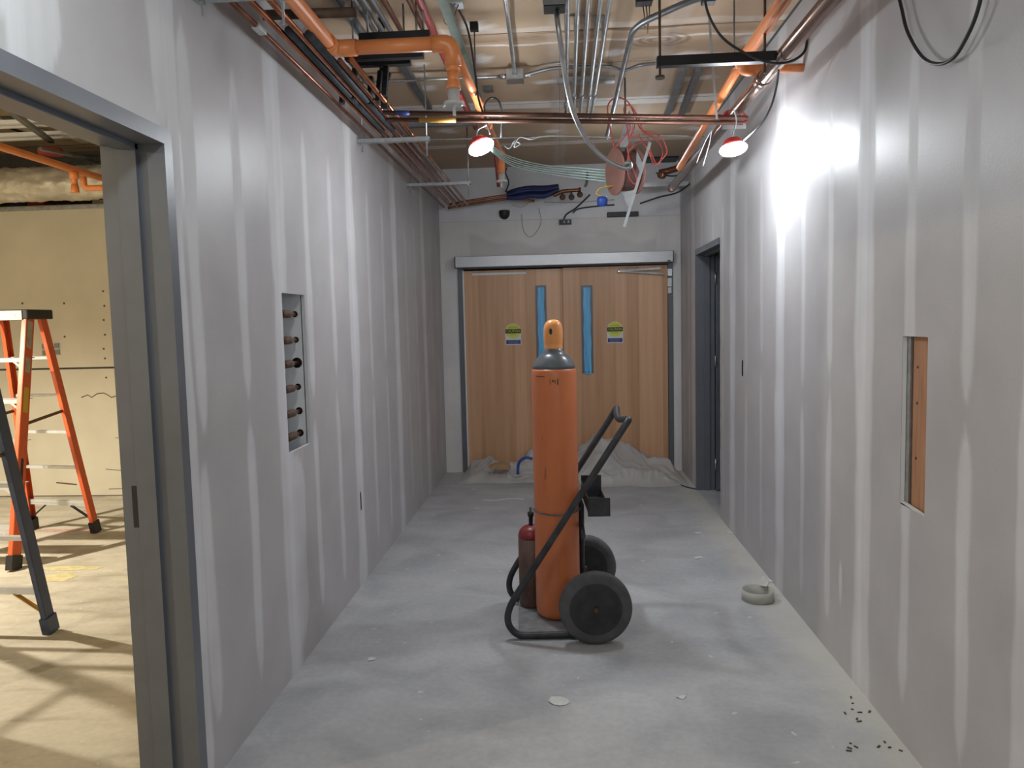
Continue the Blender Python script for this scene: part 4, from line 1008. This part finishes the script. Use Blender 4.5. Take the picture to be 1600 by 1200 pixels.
# green steel stud brace and black rods left of centre
p, q = onz(690, -6, 3.02), onz(748, 150, 3.05)
tag(MB().obox(p, q, .045, .02, (1, 0, 0)).build('steel_stud', 'green_stud'), 'greenish steel stud running diagonally beside the orange elbow', 'stud')
p, q = ony(702, 0, 4.0), ony(765, 200, 4.35)
tag(MB().tube(smooth_path([ony(700, -10, 3.9), ony(729, 40, 4.1), ony(742, 110, 4.2), ony(748, 155, 4.25), ony(760, 190, 4.3), ony(766, 210, 4.32)], 5), .006, 8).build('power_cord', 'black_cord'), 'black cord dropping to the left work lamp', 'cord')
tag(MB().tube(smooth_path([ony(760, 185, 4.4), ony(757, 165, 4.4), ony(768, 153, 4.4), ony(780, 160, 4.4), ony(784, 185, 4.42), ony(783, 215, 4.44)], 6), .006, 8).build('power_cord', 'black_cord'), 'black cord loop standing up right of the left work lamp', 'cord')
p, q = ony(632, 103, 5.2), ony(668, 165, 5.4)
tag(MB().obox(onz(628, 100, 3.14), onz(670, 168, 3.14), .05, .03, (1, 0, 0)).build('steel_stud', 'steel_dull'), 'grey steel channel on the ceiling left of the hanging white sprinkler cap', 'stud')
for k, (xa, xb) in enumerate(((1068, 1040), (1092, 1062))):
    tag(MB().obox(onz(xa, 108, 3.16), onz(xb, 185, 3.16), .045, .03, (1, 0, 0)).build('steel_stud', 'steel_dull'), 'grey steel channel on the ceiling %s of a pair below the black strut' % ['left', 'right'][k], 'stud', 'ceiling channels')
p, q = onz(720, 150, 2.98), onz(731, 176, 2.98)
tag(MB().tube([onz(716, 146, 2.98), onz(733, 180, 2.98)], .016, 10).build('red_pipe', 'red_pipe'), 'short red pipe behind the capped sprinkler drop', 'pipe')
_q = ony(779, 292, 6.6)
tag(MB().tube([(_q.x-.03, 6.55, ZC), _q], .014, 10).build('red_pipe', 'red_pipe'), 'small dark red pipe near the end wall beside the second sprinkler drop', 'pipe')
p, q = onz(640, 195, 2.98), onz(745, 195, 2.98)
tag(MB().box(p.x, q.x, p.y-.02, p.y+.02, 2.96, 3.0).build('grey_strut', 'steel_dull'), 'grey strut behind the crossing copper pipes on the left', 'strut')
# bunch of pale green wires
for k in range(5):
    o = k*1.0
    P = [ony(768, 228+o*2, 4.6), ony(800, 246+o*3.2, 5.2), ony(850, 258+o*4.0-k*.8, 5.8), ony(900, 262+o*4, 6.3), ony(952, 266+o*4.5, 6.7)]
    tag(MB().tube(smooth_path(P, 6), .0042, 6).build('green_wire', 'green_wire'), 'pale green wire sagging right from the left lamp, %s of five' % ['topmost', 'second from top', 'middle', 'second from bottom', 'lowest'][k], 'wire', 'pale green wires')
# white wire knot and its tie wires
tag(MB().tube(smooth_path([ony(x, y, 4.9) for x, y in ((788, 228), (796, 232), (806, 218), (800, 226), (808, 222), (812, 226), (803, 230), (812, 215), (830, 218), (850, 213), (900, 213), (955, 215))], 5), .004, 6).build('tie_wire', 'galv'), 'bright twisted tie wire knot right of the left lamp', 'wire')
tag(MB().tube(smooth_path([ony(x, y, 5.4) for x, y in ((1000, 213), (1040, 212), (1100, 213))], 5), .004, 6).build('tie_wire', 'galv'), 'thin straight tie wire behind the large copper pipe', 'wire')
# cords on the right
P = [ony(x, y, 3.6) for x, y in ((1100, -8), (1108, 25), (1130, 60), (1170, 86), (1205, 98), (1235, 96), (1256, 82), (1261, 62), (1259, 50))]
tag(MB().tube(smooth_path(P, 6), .006, 8).build('power_cord', 'black_cord'), 'black cord sagging from the ceiling past the black strut end', 'cord')
P = [ony(x, y, 3.7+.65*k/6) for k, (x, y) in enumerate(((1217, 102), (1214, 130), (1207, 160), (1195, 185), (1180, 203), (1168, 214), (1158, 222)))]
tag(MB().tube(smooth_path(P, 6), .0055, 8).build('power_cord', 'black_cord'), 'black cord curving down to the right work lamp', 'cord')
P = [onx(x, y, XR-.03) for x, y in ((1396, -40), (1408, 10), (1418, 50), (1440, 88), (1465, 100), (1490, 90), (1512, 55), (1528, 15), (1540, -40))]
tag(MB().tube(smooth_path(P, 6), .006, 8).build('power_cord', 'black_cord'), 'black cord loop hanging on the right wall at the top', 'cord')
b = ony(1107, 2, 3.6); tag(MB().box(b.x-.03, b.x+.03, 3.57, 3.63, b.z-.01, b.z+.03, .006).build('cord_clamp', 'black_plastic'), 'black clamp holding the sagging cord at the top edge', 'clamp')

# ---- cable spool with red cable, white strip and rags
SPY = 5.3
sc = ony(978, 268, SPY)
t = thing('cable_spool', 'brown cable spool hanging above the doors, wrapped with red cable', 'cable spool', (sc.x, SPY, sc.z-.16))
ax = V((1, .35, .05)).normalized()
MB().lathe(sc-ax*.085, ax, [(.155, 0), (.155, .012)], 30).build('flange', 'spool_brown', t)
MB().lathe(sc+ax*.065, ax, [(.15, 0), (.15, .012)], 30).build('flange', 'spool_brown', t)
MB().lathe(sc-ax*.073, ax, [(.125, 0), (.13, .04), (.13, .10), (.125, .138)], 30).build('winding', 'spool_dark', t)
MB().tube([sc+V((0, 0, 0)), V((sc.x, SPY, ZC))], .006, 6).build('hanging_wire', 'steel_dull', t)
loops = [[(960, 235), (952, 190), (950, 165), (962, 153), (980, 158), (992, 180), (1000, 200), (1012, 208)],
         [(985, 232), (980, 200), (975, 170), (985, 165), (998, 185), (1005, 205), (1022, 215), (1035, 235), (1028, 258), (1018, 240), (1012, 215)],
         [(980, 228), (984, 250), (995, 280), (990, 287), (981, 270), (982, 240), (990, 228), (1002, 222)],
         [(1002, 205), (1030, 212), (1042, 235), (1035, 248), (1022, 258), (1015, 240), (1000, 215)],
         [(962, 230), (975, 215), (985, 200), (978, 188), (984, 178), (992, 195), (985, 215), (1000, 210)]]
lb5 = ['looping highest above the spool', 'running right from above the spool', 'hanging in front of the spool', 'drooping to the right of the spool', 'knotted close above the spool']
for k, L in enumerate(loops):
    P = [ony(x, y, SPY-.17-.03*k) for x, y in L]
    tag(MB().tube(smooth_path(P, 6), .0045, 6).build('red_cable', 'cable_red'), 'thin red cable %s' % lb5[k], 'cable', 'red cables at the spool')
p, q = ony(1016, 222, 5.0), ony(975, 355, 5.0)
tag(MB().obox(p, q, .018, .006, (1, 0, .3)).build('plastic_strip', 'rag'), 'long white plastic strip hanging slanted above the right door', 'strip')
for k, (pts, lb) in enumerate([([(968, 230), (972, 205), (976, 185), (984, 172), (988, 190), (984, 215), (980, 230)], 'white plastic rag tied above the spool'), ([(972, 300), (985, 298), (994, 296), (986, 318), (982, 324), (977, 314)], 'white plastic rag below the spool'), ([(995, 235), (1002, 250), (1006, 262), (1000, 270), (994, 255)], 'small white rag right of the spool')]):
    P = [ony(x, y, SPY-.2) for x, y in pts]
    tag(MB().poly(P, (0, .012, 0)).build('plastic_rag', 'rag'), lb, 'rag')
b = ony(941, 314, SPY)
t = thing('tape_ball', 'small bright blue tape ball hanging under the cable spool', 'tape', b-V((0, 0, .04)))
MB().lathe(b+V((0, 0, -.035)), (0, -.3, 1), [(.015, 0), (.034, .006), (.036, .03), (.036, .05), (.03, .062), (.012, .066)], 14).build('cap', 'blue', t)
MB().tube(smooth_path([b+V((0, 0, .03)), b+V((-.04, 0, .05)), b+V((0, 0, .09)), sc+V((-.05, 0, -.09))], 5), .004, 6).build('string', 'label_ladder', t)
# dark clutter above the right end of the doors
tag(MB().tube(smooth_path([ony(x, y, 7.3) for x, y in ((1030, 270), (1060, 262), (1100, 240), (1120, 225))], 5), .03, 10).build('copper_pipe', 'copper_dull'), 'dull copper pipe at the far right meeting the wall', 'pipe')
tag(MB().lathe(ony(1036, 274, 7.27), (-.5, -.8, 0), [(.035, 0), (.035, .05), (.02, .055)], 14).build('pipe_end', 'copper_dull'), 'open copper pipe end at the far right', 'pipe')
p, q = ony(995, 290, 7.6), ony(1075, 283, 7.6)
tag(MB().box(p.x, q.x, 7.57, 7.63, p.z-.02, p.z+.02).build('grey_strut', 'galv'), 'grey strut near the end wall at the right', 'strut')
p, q = ony(1005, 235, 7.9), ony(1060, 222, 7.9)
tag(MB().box(p.x, q.x, 7.86, 8.09, p.z-.09, p.z+.06).build('opening_shade_box', 'black_plastic'), 'black box painted as a shaded opening high on the end wall at the right', 'opening')  # solid black box, its colour standing in for the shade of an opening
tag(MB().tube(smooth_path([ony(x, y, 7.5) for x, y in ((1000, 318), (1030, 308), (1060, 300), (1085, 280), (1095, 262))], 5), .008, 8).build('dark_cable', 'black_cord'), 'dark cable sagging across the far right corner', 'cable')
tag(MB().tube(smooth_path([ony(x, y, 7.4) for x, y in ((1025, 270), (1050, 275), (1075, 268), (1100, 245))], 5), .007, 8).build('dark_cable', 'black_cord'), 'dark cable loop under the far right copper pipe', 'cable')
# ---- above the doors
P = [ony(x, y, 7.85) for x, y in ((700, 325), (735, 319), (790, 311), (810, 311), (835, 314))]
for k, (dz, mt, lb) in enumerate(((0, 'copper_dull', 'lower of two copper pipes turning along the end wall'), (.035, 'copper', 'upper of two copper pipes turning along the end wall'))):
    tag(MB().tube(smooth_path([p+V((0, 0, dz)) for p in P], 4), .013, 10).build('copper_pipe', mt), lb, 'pipe')
P = [ony(x, y, 7.8) for x, y in ((792, 306), (810, 303), (830, 300), (850, 300), (873, 294))]
t = thing('cable_bundle', 'bundle of dark blue data cables lying above the doors', 'cable bundle', P[2]-V((0, 0, .05)))
for k in range(7):
    Q = [p+V((0, .02*math.sin(k*2), .045*math.cos(k*1.9)*(1 if 0 < i < 4 else .5))) for i, p in enumerate(P)]
    MB().tube(smooth_path(Q, 5), .02, 8).build('cable', 'blue_cable', t)
P = [ony(x, y, 7.75) for x, y in ((865, 306), (880, 299), (907, 297))]
t = thing('copper_manifold', 'short copper manifold with three valve stubs above the doors', 'manifold', P[1]-V((0, 0, .05)))
MB().tube(smooth_path(P, 4), .018, 10).build('header', 'copper_dull', t)
for (x, y) in ((879, 308), (893, 308), (906, 304)):
    c = ony(x, y, 7.75); MB().lathe(c, (0, -1, -.2), [(.03, -.02), (.03, .02), (.018, .025)], 12).build('valve', 'rust', t)
    MB().tube([c, c+V((0, 0, .07))], .01, 8).build('stub', 'copper_dull', t)
for k, (pts, r, mt, lb) in enumerate([
        ([(790, 300), (795, 285), (790, 270), (792, 262)], .006, 'blue_cable', 'dark cable rising from the blue cable bundle'),
        ([(800, 320), (815, 324), (828, 316), (842, 310), (860, 306), (875, 298)], .004, 'paper', 'thin white cord draped under the blue cables'),
        ([(850, 316), (900, 316), (960, 312)], .004, 'galv', 'thin straight rod above the doors'),
        ([(918, 268), (917, 285), (914, 292)], .012, 'steel_dull', 'short bent grey conduit above the manifold'),
        ([(922, 304), (900, 325), (885, 335), (880, 346)], .008, 'black_cord', 'black cable running to the black box over the doors'),
        ([(960, 320), (935, 322), (905, 326), (895, 333)], .007, 'black_cord', 'second black cable joining from the right over the doors'),
        ([(815, 335), (818, 360), (830, 370), (845, 350), (842, 325)], .0025, 'steel_dull', 'thin wire loop hanging over the doors')]):
    tag(MB().tube(smooth_path([ony(x, y, YB-.006-r) for x, y in pts], 6), r, 8).build('thin_cable', mt), lb, 'cable')
c = ony(788, 331, YB-.01)
t = thing('dome_camera', 'small black dome camera on the wall above the left door', 'camera', c-V((0, 0, .09)))
MB().lathe(c, (0, 0, -1), [(.055, -.012), (.058, 0), (.058, .01), (.053, .04), (.038, .064), (.018, .076), (.004, .078)], 24).build('dome', 'black_plastic', t)
c = ony(973, 335, YB-.02)
t = thing('door_sensor', 'long slim black motion sensor on the wall above the right door', 'sensor', c-V((0, 0, .03)))
MB().box(c.x-.16, c.x+.16, YB-.045, YB-.001, c.z-.025, c.z+.025, .006).build('housing', 'black_plastic', t)
MB().box(c.x-.14, c.x+.14, YB-.047, YB-.045, c.z-.012, c.z+.012).build('lens', 'black_metal', t)
c = ony(883, 347, YB-.01)
t = thing('wall_box', 'black wiring box in the wall between the sensor and camera', 'wall box', c-V((0, 0, .03)))
MB().box(c.x-.06, c.x+.065, YB-.03, YB-.001, c.z-.026, c.z+.024).build('box', 'black_plastic', t)
MB().box(c.x-.02, c.x+.0, YB-.034, YB-.03, c.z-.01, c.z+.012).build('terminal', 'steel_dull', t); MB().box(c.x+.025, c.x+.045, YB-.034, YB-.03, c.z-.01, c.z+.012).build('terminal', 'steel_dull', t)

# ================================================================== SIDE ROOM
ZDU = 2.87
foil = MB(); n1, n2 = 260, 40; vs = []; fs = []
for i in range(n1+1):
    x = -7.15+(XL-.20+7.15)*i/n1
    for k in range(n2):
        a = 2*PI*k/n2; p = V((x*5, math.cos(a)*2.2, math.sin(a)*2.2)); r = .155*(1+.10*noise.noise(p)+.10*noise.noise(p*2.7)+.07*noise.noise(p*6.0))
        vs.append((x, 6.72+r*math.cos(a), ZDU+.055+r*math.sin(a)*.95))
for i in range(n1):
    for k in range(n2): fs.append((i*n2+k, i*n2+(k+1) % n2, (i+1)*n2+(k+1) % n2, (i+1)*n2+k))
tag(foil.add(vs, fs, True).build('foil_duct', 'foil'), 'crinkled foil-wrapped duct above the tan wall in the side room', 'duct')
# orange pipe and its drops
yo = 4.45; po = ony(0, 229, yo)
so = thing('sprinkler_pipe', 'orange sprinkler pipe crossing the side room ceiling', 'sprinkler pipe', (po.x, yo, po.z))
MB().tube([(po.x, 2.2, po.z), (po.x, 6.2, po.z)], .0235, 14).build('pipe', 'cpvc', so)
yd = (po.x/ (ray(116, 275).x))*ray(116, 275).y
MB().tube([(po.x, yd, po.z-.01), (po.x, yd, po.z-.13)], .019, 12).build('drop', 'cpvc', so)
MB().lathe((po.x, yd, po.z-.015), (0, 0, -1), [(.03, 0), (.03, .045), (.022, .05)], 14).build('coupling', 'cpvc', so)
MB().lathe((po.x, yd, po.z-.10), (0, 0, -1), [(.022, 0), (.027, .04), (.027, .055)], 14).build('cap', 'cpvc', so)
p = ony(130, 272, yd+.25)
MB().tube(rounded([(p.x, yd+.25, po.z), (p.x, yd+.25, p.z-.10), (XL-.25, yd+.25, p.z-.10)], .04), .021, 12).build('branch', 'cpvc', so)
# ceiling furring: light channels with dark gaps
for k, (pya, lb) in enumerate(((186, 'first'), (192, 'second'), (206, 'third'), (212, 'fourth'))):
    c = onz(40, pya+4, 3.30)
    tag(MB().box(-6.9, XL-.25, c.y-.02, c.y+.02, 3.285, 3.315).build('ceiling_channel', 'white_box'), 'pale metal channel across the side room ceiling, %s from the camera' % lb, 'channel', 'side room ceiling channels')
for k, (x0_, x1_, pya, pyb) in enumerate(((0, 60, 183, 190), (22, 80, 197, 206), (60, 110, 189, 205), (95, 150, 210, 217), (0, 24, 195, 203))):
    a = onz(x0_, pya, 3.41); b = onz(x1_, pyb, 3.41)
    tag(MB().box(a.x, b.x, min(a.y, b.y), max(a.y, b.y)+.1, 3.40, 3.419).build('ceiling_patch', 'dark_cavity' if k % 2 == 0 else 'tan_board'), '%s opening panel in the side room ceiling, %s' % (('dark', 'tan')[k % 2], ['first by the frame edge', 'second', 'third', 'fourth nearest the jamb', 'fifth at the far left'][k]), 'ceiling panel', 'side room ceiling panels')
a, b = onz(22, 178, 3.24), onz(80, 221, 3.24)
tag(MB().obox(a-(b-a)*1.2, b, .05, .03, (1, 0, 0)).build('steel_channel', 'steel_dull'), 'dark steel channel slanting under the side room ceiling', 'channel')
a, b = onz(62, 232, 3.12), onz(155, 252, 3.12)
tag(MB().obox(a, b, .05, .02, (1, 0, 0)).build('steel_channel', 'steel_dull'), 'narrow grey channel beyond the orange pipe in the side room', 'channel')
c = onz(80, 238, 3.15)
tag(MB().lathe((c.x, c.y, 3.13), (0, 0, 1), [(.10, 0), (.105, .02), (.09, .05)], 20).build('red_ceiling_ring', 'red_pipe'), 'dark red round fitting on the side room ceiling', 'ceiling fitting')
a = ony(183, 230, 6.4)
_q = ony(177, 276, 6.0)
tag(MB().tube([(_q.x, 6.0, RZ), _q], .012, 8).build('thin_pipe', 'rust'), 'thin rusty drop pipe beside the door jamb in the side room', 'pipe')
tag(MB().tube([ony(0, 232, 6.9), ony(190, 226, 6.6)], .01, 8).build('thin_pipe', 'rust'), 'thin brown pipe along the side room ceiling', 'pipe')
# things in the gap above the wall
for k, (xa, xb, mt, lb) in enumerate(((48, 75, 'red_pipe', 'red-brown box in the gap above the tan wall'), (20, 46, 'blue_cable', 'dark blue box in the gap above the tan wall'), (150, 186, 'tan_board', 'tan block in the gap above the tan wall near the jamb'))):
    a, b = ony(xa, 330, RB+.15), ony(xb, 330, RB+.15)
    tag(MB().box(a.x, b.x, RB+.10, RB+.2, 2.60, 2.80+.055).build('block', mt), lb, 'block')
for (px, py) in ((161, 455), (163, 478), (162, 500), (164, 523), (162, 545), (164, 560), (100, 474), (101, 526), (35, 474), (166, 590)):
    c = ony(px, py, RB); MB().lathe((c.x, RB-.0005, c.z), (0, -1, 0), [(.011, 0), (.009, .002)], 8).build('screw', 'brown_strap', rw)
# outlets on the tan wall
for k, (px, py, lb) in enumerate(((89, 545, 'small grey outlet box on the tan wall right of the orange ladder'), (70, 546, 'grey outlet box partly behind the orange ladder rail'))):
    c = ony(px, py, RB-.005)
    t = thing('outlet_box', lb, 'outlet', (c.x, RB-.005, c.z-.055), 'outlet boxes on the tan wall')
    for dz in (-.032, .03): MB().box(c.x-.022, c.x+.022, RB-.012, RB-.0005, c.z+dz-.022, c.z+dz+.022).build('socket', 'steel_dull', t)
    MB().box(c.x-.028, c.x+.028, RB-.006, RB-.0002, c.z-.06, c.z+.058).build('plate', 'galv', t)
# pencil wave and scuffs on the tan wall
P = [ony(x, y, RB-.003) for x, y in ((127, 621), (137, 617), (143, 621), (152, 615), (162, 614), (168, 617), (174, 621), (183, 618), (192, 612), (202, 616))]
tag(MB().tube(P, .004, 6).build('scribble', 'rust'), 'wavy pencil line drawn on the lower tan wall', 'mark')
for k, (a, b, th) in enumerate((((88, 754), (120, 757), .012), ((180, 684), (200, 684), .006), ((165, 733), (200, 736), .006), ((170, 764), (200, 763), .006))):
    pa, pb = ony(*a, RB-.002), ony(*b, RB-.002)
    tag(MB().obox(pa, pb, .003, th, (0, 1, 0)).build('scuff_mark', 'brown_strap' if k == 0 else 'steel_dull'), 'brown scuff low on the tan wall' if k == 0 else 'faint grey scuff on the tan wall, %s' % ['', 'highest', 'middle', 'lowest'][k], 'mark', 'scuffs on the tan wall')

# ---- step ladders
def step_ladder(name_lab, rail_mat, feet, tops, nst, group, brace_mat='black_metal', foot_mat='black_plastic'):
    """feet/tops: front-right, front-left, rear-right, rear-left (world x, y); stands on the floor"""
    H = 1.735; fr, fl, rr, rl = [V((p[0], p[1], .0)) for p in feet]; tfr, tfl, trr, trl = [V((p[0], p[1], H)) for p in tops]
    cx = sum(p[0] for p in feet)/4; cy_ = sum(p[1] for p in feet)/4
    t = thing('step_ladder', name_lab, 'ladder', (cx, cy_, 0), group)
    sx = V((1, 0, 0)); yv = V((0, 1, 0))
    rails = []
    for (a, b, w, d, inn) in ((fr, tfr, .030, .085, -1), (fl, tfl, .030, .085, 1), (rr, trr, .028, .062, -1), (rl, trl, .028, .062, 1)):
        ax_ = (b-a).normalized(); mb = MB()
        # channel section: web and two flanges turned inward
        off = sx*(w/2*-inn)
        dp = (yv-ax_*yv.dot(ax_)).normalized()
        mb.obox(a+off, b+off, .004, d, sx)
        for s in (-1, 1): mb.obox(a+dp*(s*d/2), b+dp*(s*d/2), w, .004, sx)
        ro = mb.build('rail', rail_mat, t); rails.append(ro)
        MB().obox(a+V((0, 0, .0015)), a+(b-a)*.055, w+.018, d+.016, sx).build('foot', foot_mat, ro)
    # treads and rear bars
    for k in range(1, nst+1):
        z = H*k/(nst+1)*1.0; u = z/H
        a, b = fl.lerp(tfl, u), fr.lerp(tfr, u)
        s = MB().box(a.x, b.x, min(a.y, b.y)-.045, max(a.y, b.y)+.045, z-.028, z-.022).box(a.x, b.x, min(a.y, b.y)-.047, min(a.y, b.y)-.042, z-.05, z-.022).build('step', 'silver_paint', t)
        for (e, sg) in ((a, 1), (b, -1)):
            MB().obox(e+V((0, -.046, -.10)), e+V((sg*.07, -.046, -.04)), .016, .004, (0, 0, 1)).build('step_brace', 'silver_paint', s)
        a, b = rl.lerp(trl, u-.02), rr.lerp(trr, u-.02)
        MB().obox(a, b, .03, .022, (0, 1, 0)).build('rear_bar', 'silver_paint', t)
    a, b = rl.lerp(trl, .135), rr.lerp(trr, .135)
    MB().obox(a, b, .03, .018, (0, 1, 0)).build('rear_bar', 'silver_paint', t)
    for (e, foot, sg) in ((a, rl, 1), (b, rr, -1)):
        MB().obox(foot.lerp(e, .45), e+V((sg*.15, 0, -.005)), .028, .006, (0, 1, 0)).build('corner_brace', brace_mat, t)
    for (f0, t0, r0_, t1) in ((fr, tfr, rr, trr), (fl, tfl, rl, trl)):
        a, b = f0.lerp(t0, .55), r0_.lerp(t1, .58)
        MB().obox(a, b, .006, .022, sx).build('spreader', 'brown_strap', t)
    x0, x1 = min(tfl.x, trl.x)-.03, max(tfr.x, trr.x)+.035; y0, y1 = min(tfr.y, tfl.y)-.06, max(trr.y, trl.y)+.06
    cp = MB().box(x0, x1, y0, y1, H-.035, H+.035, .008).build('top_cap', 'black_plastic', t)
    MB().box(x0-.002, x1-.04, y0-.006, y0+.001, H-.04, H+.028, .002).build('front_plate', 'silver_paint', cp)
    MB().box(x0+.02, x1-.09, y0-.0075, y0-.006, H-.018, H+.008).build('plate_label', 'label_white', cp)
    return t, (fr, tfr)
FEET = [(-3.73, 4.86), (-4.36, 4.92), (-3.735, 5.80), (-4.33, 5.90)]
_t = [ony(45, 498, 5.36), ony(64, 498, 5.49), ony(6, 497, 5.52)]
TOPS = [(_t[0].x, 5.36), (_t[0].x-.33, 5.40), (_t[1].x, 5.49), (_t[2].x, 5.52)]
lad, (fr, tfr) = step_ladder('orange fibreglass step ladder with black cap in the side room', 'ladder_orange', FEET, TOPS, 5, 'step ladders')
ax_ = (tfr-fr).normalized()
for (u0, u1, mt) in ((.86, .97, 'label_grey'), (.76, .82, 'label_grey'), (.60, .70, 'label_ladder'), (.28, .42, 'black_plastic')):
    MB().obox(fr.lerp(tfr, u0)+V((.0175, 0, 0)), fr.lerp(tfr, u1)+V((.0175, 0, 0)), .0012, .05 if mt != 'black_plastic' else .026, (1, 0, 0)).build('rail_label', mt, lad)
step_ladder('dark blue step ladder at the left edge, nearer the camera', 'ladder_blue', [(-2.80, 2.92), (-3.42, 2.92), (-2.755, 3.83), (-3.40, 3.86)], [(-2.80, 3.36), (-3.34, 3.36), (-2.79, 3.50), (-3.31, 3.50)], 5, 'step ladders', brace_mat='yellow_brace', foot_mat='ladder_blue')
# paint marks on the side room floor
for k, (px, py, rx, ry, mt, lb) in enumerate(((92, 902, .13, .09, 'paint_yellow', 'yellow paint spot on the side room floor'), (112, 888, .22, .05, 'paint_yellow', 'faint yellow paint smear on the side room floor'), (105, 829, .28, .04, 'paint_pink', 'pink chalk line on the side room floor'))):
    c = onz(px, py, 0.0); pts = []
    for i in range(24):
        a = 2*PI*i/24; w = 1+.3*noise.noise(V((math.cos(a)*1.7+k*9, math.sin(a)*1.7, 0))); pts.append((c.x+rx*w*math.cos(a), c.y+ry*w*math.sin(a), .0008))
    tag(MB().poly(pts, (0, 0, .0004)).build('paint_mark', mt), lb, 'paint mark')

# ================================================================== FLOOR DEBRIS
# plastic sheet heaped along the doors
def heap(name, x0, x1, y0, y1, bumps, mat, label, cat, seed, nx=150, ny=70, amp=.05):
    vs = []; fs = []
    for i in range(nx+1):
        for k in range(ny+1):
            u, v = i/nx, k/ny; x = x0+(x1-x0)*u; y = y0+(y1-y0)*v
            h = 0
            for (bx_, by_, bh, sx_, sy_) in bumps: h = max(h, bh*math.exp(-((x-bx_)/sx_)**2-((y-by_)/sy_)**2))
            p = V((x*5+seed, y*5, 0))
            p = p + V((noise.noise(p*.5), noise.noise(p*.5+V((5, 5, 5))), 0))*.9
            rd = 1-abs(noise.noise(p*.62)); rd2 = 1-abs(noise.noise(p*1.5+V((3, 1, 0))))
            edge = min(1, min(u, 1-u)*9)*min(1, v*5)*min(1, (1-v)*6+.45)
            z = (h*(.82+.3*rd**3) + amp*(.35+1.2*rd**5) + amp*.55*(rd2**6))*max(edge, .12*min(1, edge*8))
            wx = .05*noise.noise(p*.8+V((9, 0, 0)))
            wy = .10*noise.noise(V((x*3, 7.7, seed)))*(1-v)
            vs.append((x+wx*edge, min(y+wy, YB-.015), z+.003))
    for i in range(nx):
        for k in range(ny): a = i*(ny+1)+k; fs.append((a, a+ny+1, a+ny+2, a+1))
    return tag(MB().add(vs, fs, True).build(name, mat, fixn=False), label, cat)
heap('plastic_sheet', -.06, 1.20, 7.30, 8.06, [(.42, 7.82, .32, .42, .30), (.15, 7.8, .2, .3, .3), (.85, 7.7, .12, .35, .25)], 'plastic_sheet', 'crumpled dusty plastic sheet heaped high before the right wooden door', 'plastic sheet', 3.1)
heap('plastic_sheet', -1.06, -.075, 7.52, 8.07, [(-.62, 7.9, .12, .35, .2), (-.25, 7.95, .17, .30, .2)], 'plastic_sheet', 'crumpled dusty plastic sheet lying low before the left wooden door', 'plastic sheet', 8.4)
c = onz(783, 731, .12)
P = [ony(x, y, 7.50) for x, y in ((763, 731), (772, 727), (786, 725), (796, 730), (797, 734), (780, 733))]
tag(MB().poly(P, (0, .10, .01)).build('cardboard_scrap', 'cardboard'), 'brown cardboard scrap lying in the left plastic sheet', 'cardboard')
P = [ony(x, y, 7.50) for x, y in ((809, 741), (810, 726), (815, 718), (823, 715), (832, 717))]
tag(MB().tube(smooth_path(P, 5), .014, 8).build('blue_strap', 'blue'), 'bright blue strap sticking out of the plastic sheet', 'strap')
P = [onz(1020, 742, .02), onz(1050, 752, .008), onz(1070, 760, .006), onz(1087, 764, .006)]
tag(MB().tube(smooth_path(P, 5), .006, 6).build('rope', 'blue_cable'), 'thin blue rope lying along the floor to the right opening', 'rope')
# tape ring and scraps
c = onz(1184, 937, 0); t = thing('tape_ring', 'flattened pale tape ring lying on the floor by the right wall', 'tape', (c.x, c.y, 0))
MB().lathe((c.x, c.y, .001), (0, 0, 1), [(.085, 0), (.088, 0), (.088, .06), (.085, .06), (.085, 0)], 32, cap=False).build('ring', 'tape', t)
MB().poly([(c.x+.02, c.y+.06, .062), (c.x+.06, c.y+.04, .062), (c.x+.075, c.y+.05, .085), (c.x+.05, c.y+.08, .115), (c.x+.03, c.y+.085, .08)], (.01, .015, 0)).build('torn_flap', 'paper', t)
P = [onz(x, y, .004) for x, y in ((752, 781), (775, 782), (795, 779), (818, 780))]
tag(MB().tube(smooth_path(P, 4), .006, 6).build('white_cord', 'paper'), 'short white cord lying on the floor left of the cart', 'cord')
SCR = [(872, 1098, .05, 'torn white paper scrap on the floor in front of the cart'), (582, 1030, .028, 'small white scrap on the floor by the left wall near the camera'), (740, 765, .03, 'white scrap beside the left end of the plastic sheet'), (745, 795, .025, 'tiny white flake left of the white cord'), (1090, 872, .03, 'white flake on the floor right of the cart'), (1090, 833, .025, 'white flake on the floor before the right opening'), (1065, 1090, .02, 'tiny white flake on the right foreground floor'), (1100, 785, .02, 'white crumb near the right opening'), (1140, 833, .04, 'pale rubble flake at the foot of the right wall'), (1207, 908, .03, 'pale rubble crumb at the wall above the tape ring'), (720, 778, .02, 'tiny pale crumb near the left wall foot')]
for k, (px, py, r, lb) in enumerate(SCR):
    c = onz(px, py, 0); pts = []
    for i in range(9):
        a = 2*PI*i/9; w = r*(.6+.7*random.random()); pts.append((c.x+w*math.cos(a), c.y+w*.8*math.sin(a), .0012+.004*random.random()*(i % 2)))
    tag(MB().poly(pts, (0, 0, .002)).build('paper_scrap', 'paper'), lb, 'scrap', 'white scraps on the floor')
for k in range(26):
    px, py = 1318+130*random.random(), 1085+90*random.random(); c = onz(px, py, 0)
    if c.x > XR-.03: continue
    w = .004+.007*random.random(); a = random.random()*3
    tag(MB().obox((c.x-w*math.cos(a), c.y-w*math.sin(a), .002), (c.x+w*math.cos(a), c.y+w*math.sin(a), .002), .006, .003, (math.sin(a), -math.cos(a), 0)).build('dirt_crumb', 'rust'), 'dark dirt crumb at the foot of the right wall in the foreground', 'crumb', 'dirt crumbs')

# drop helper properties
for o in bpy.data.objects:
    if '_w' in o: del o['_w']
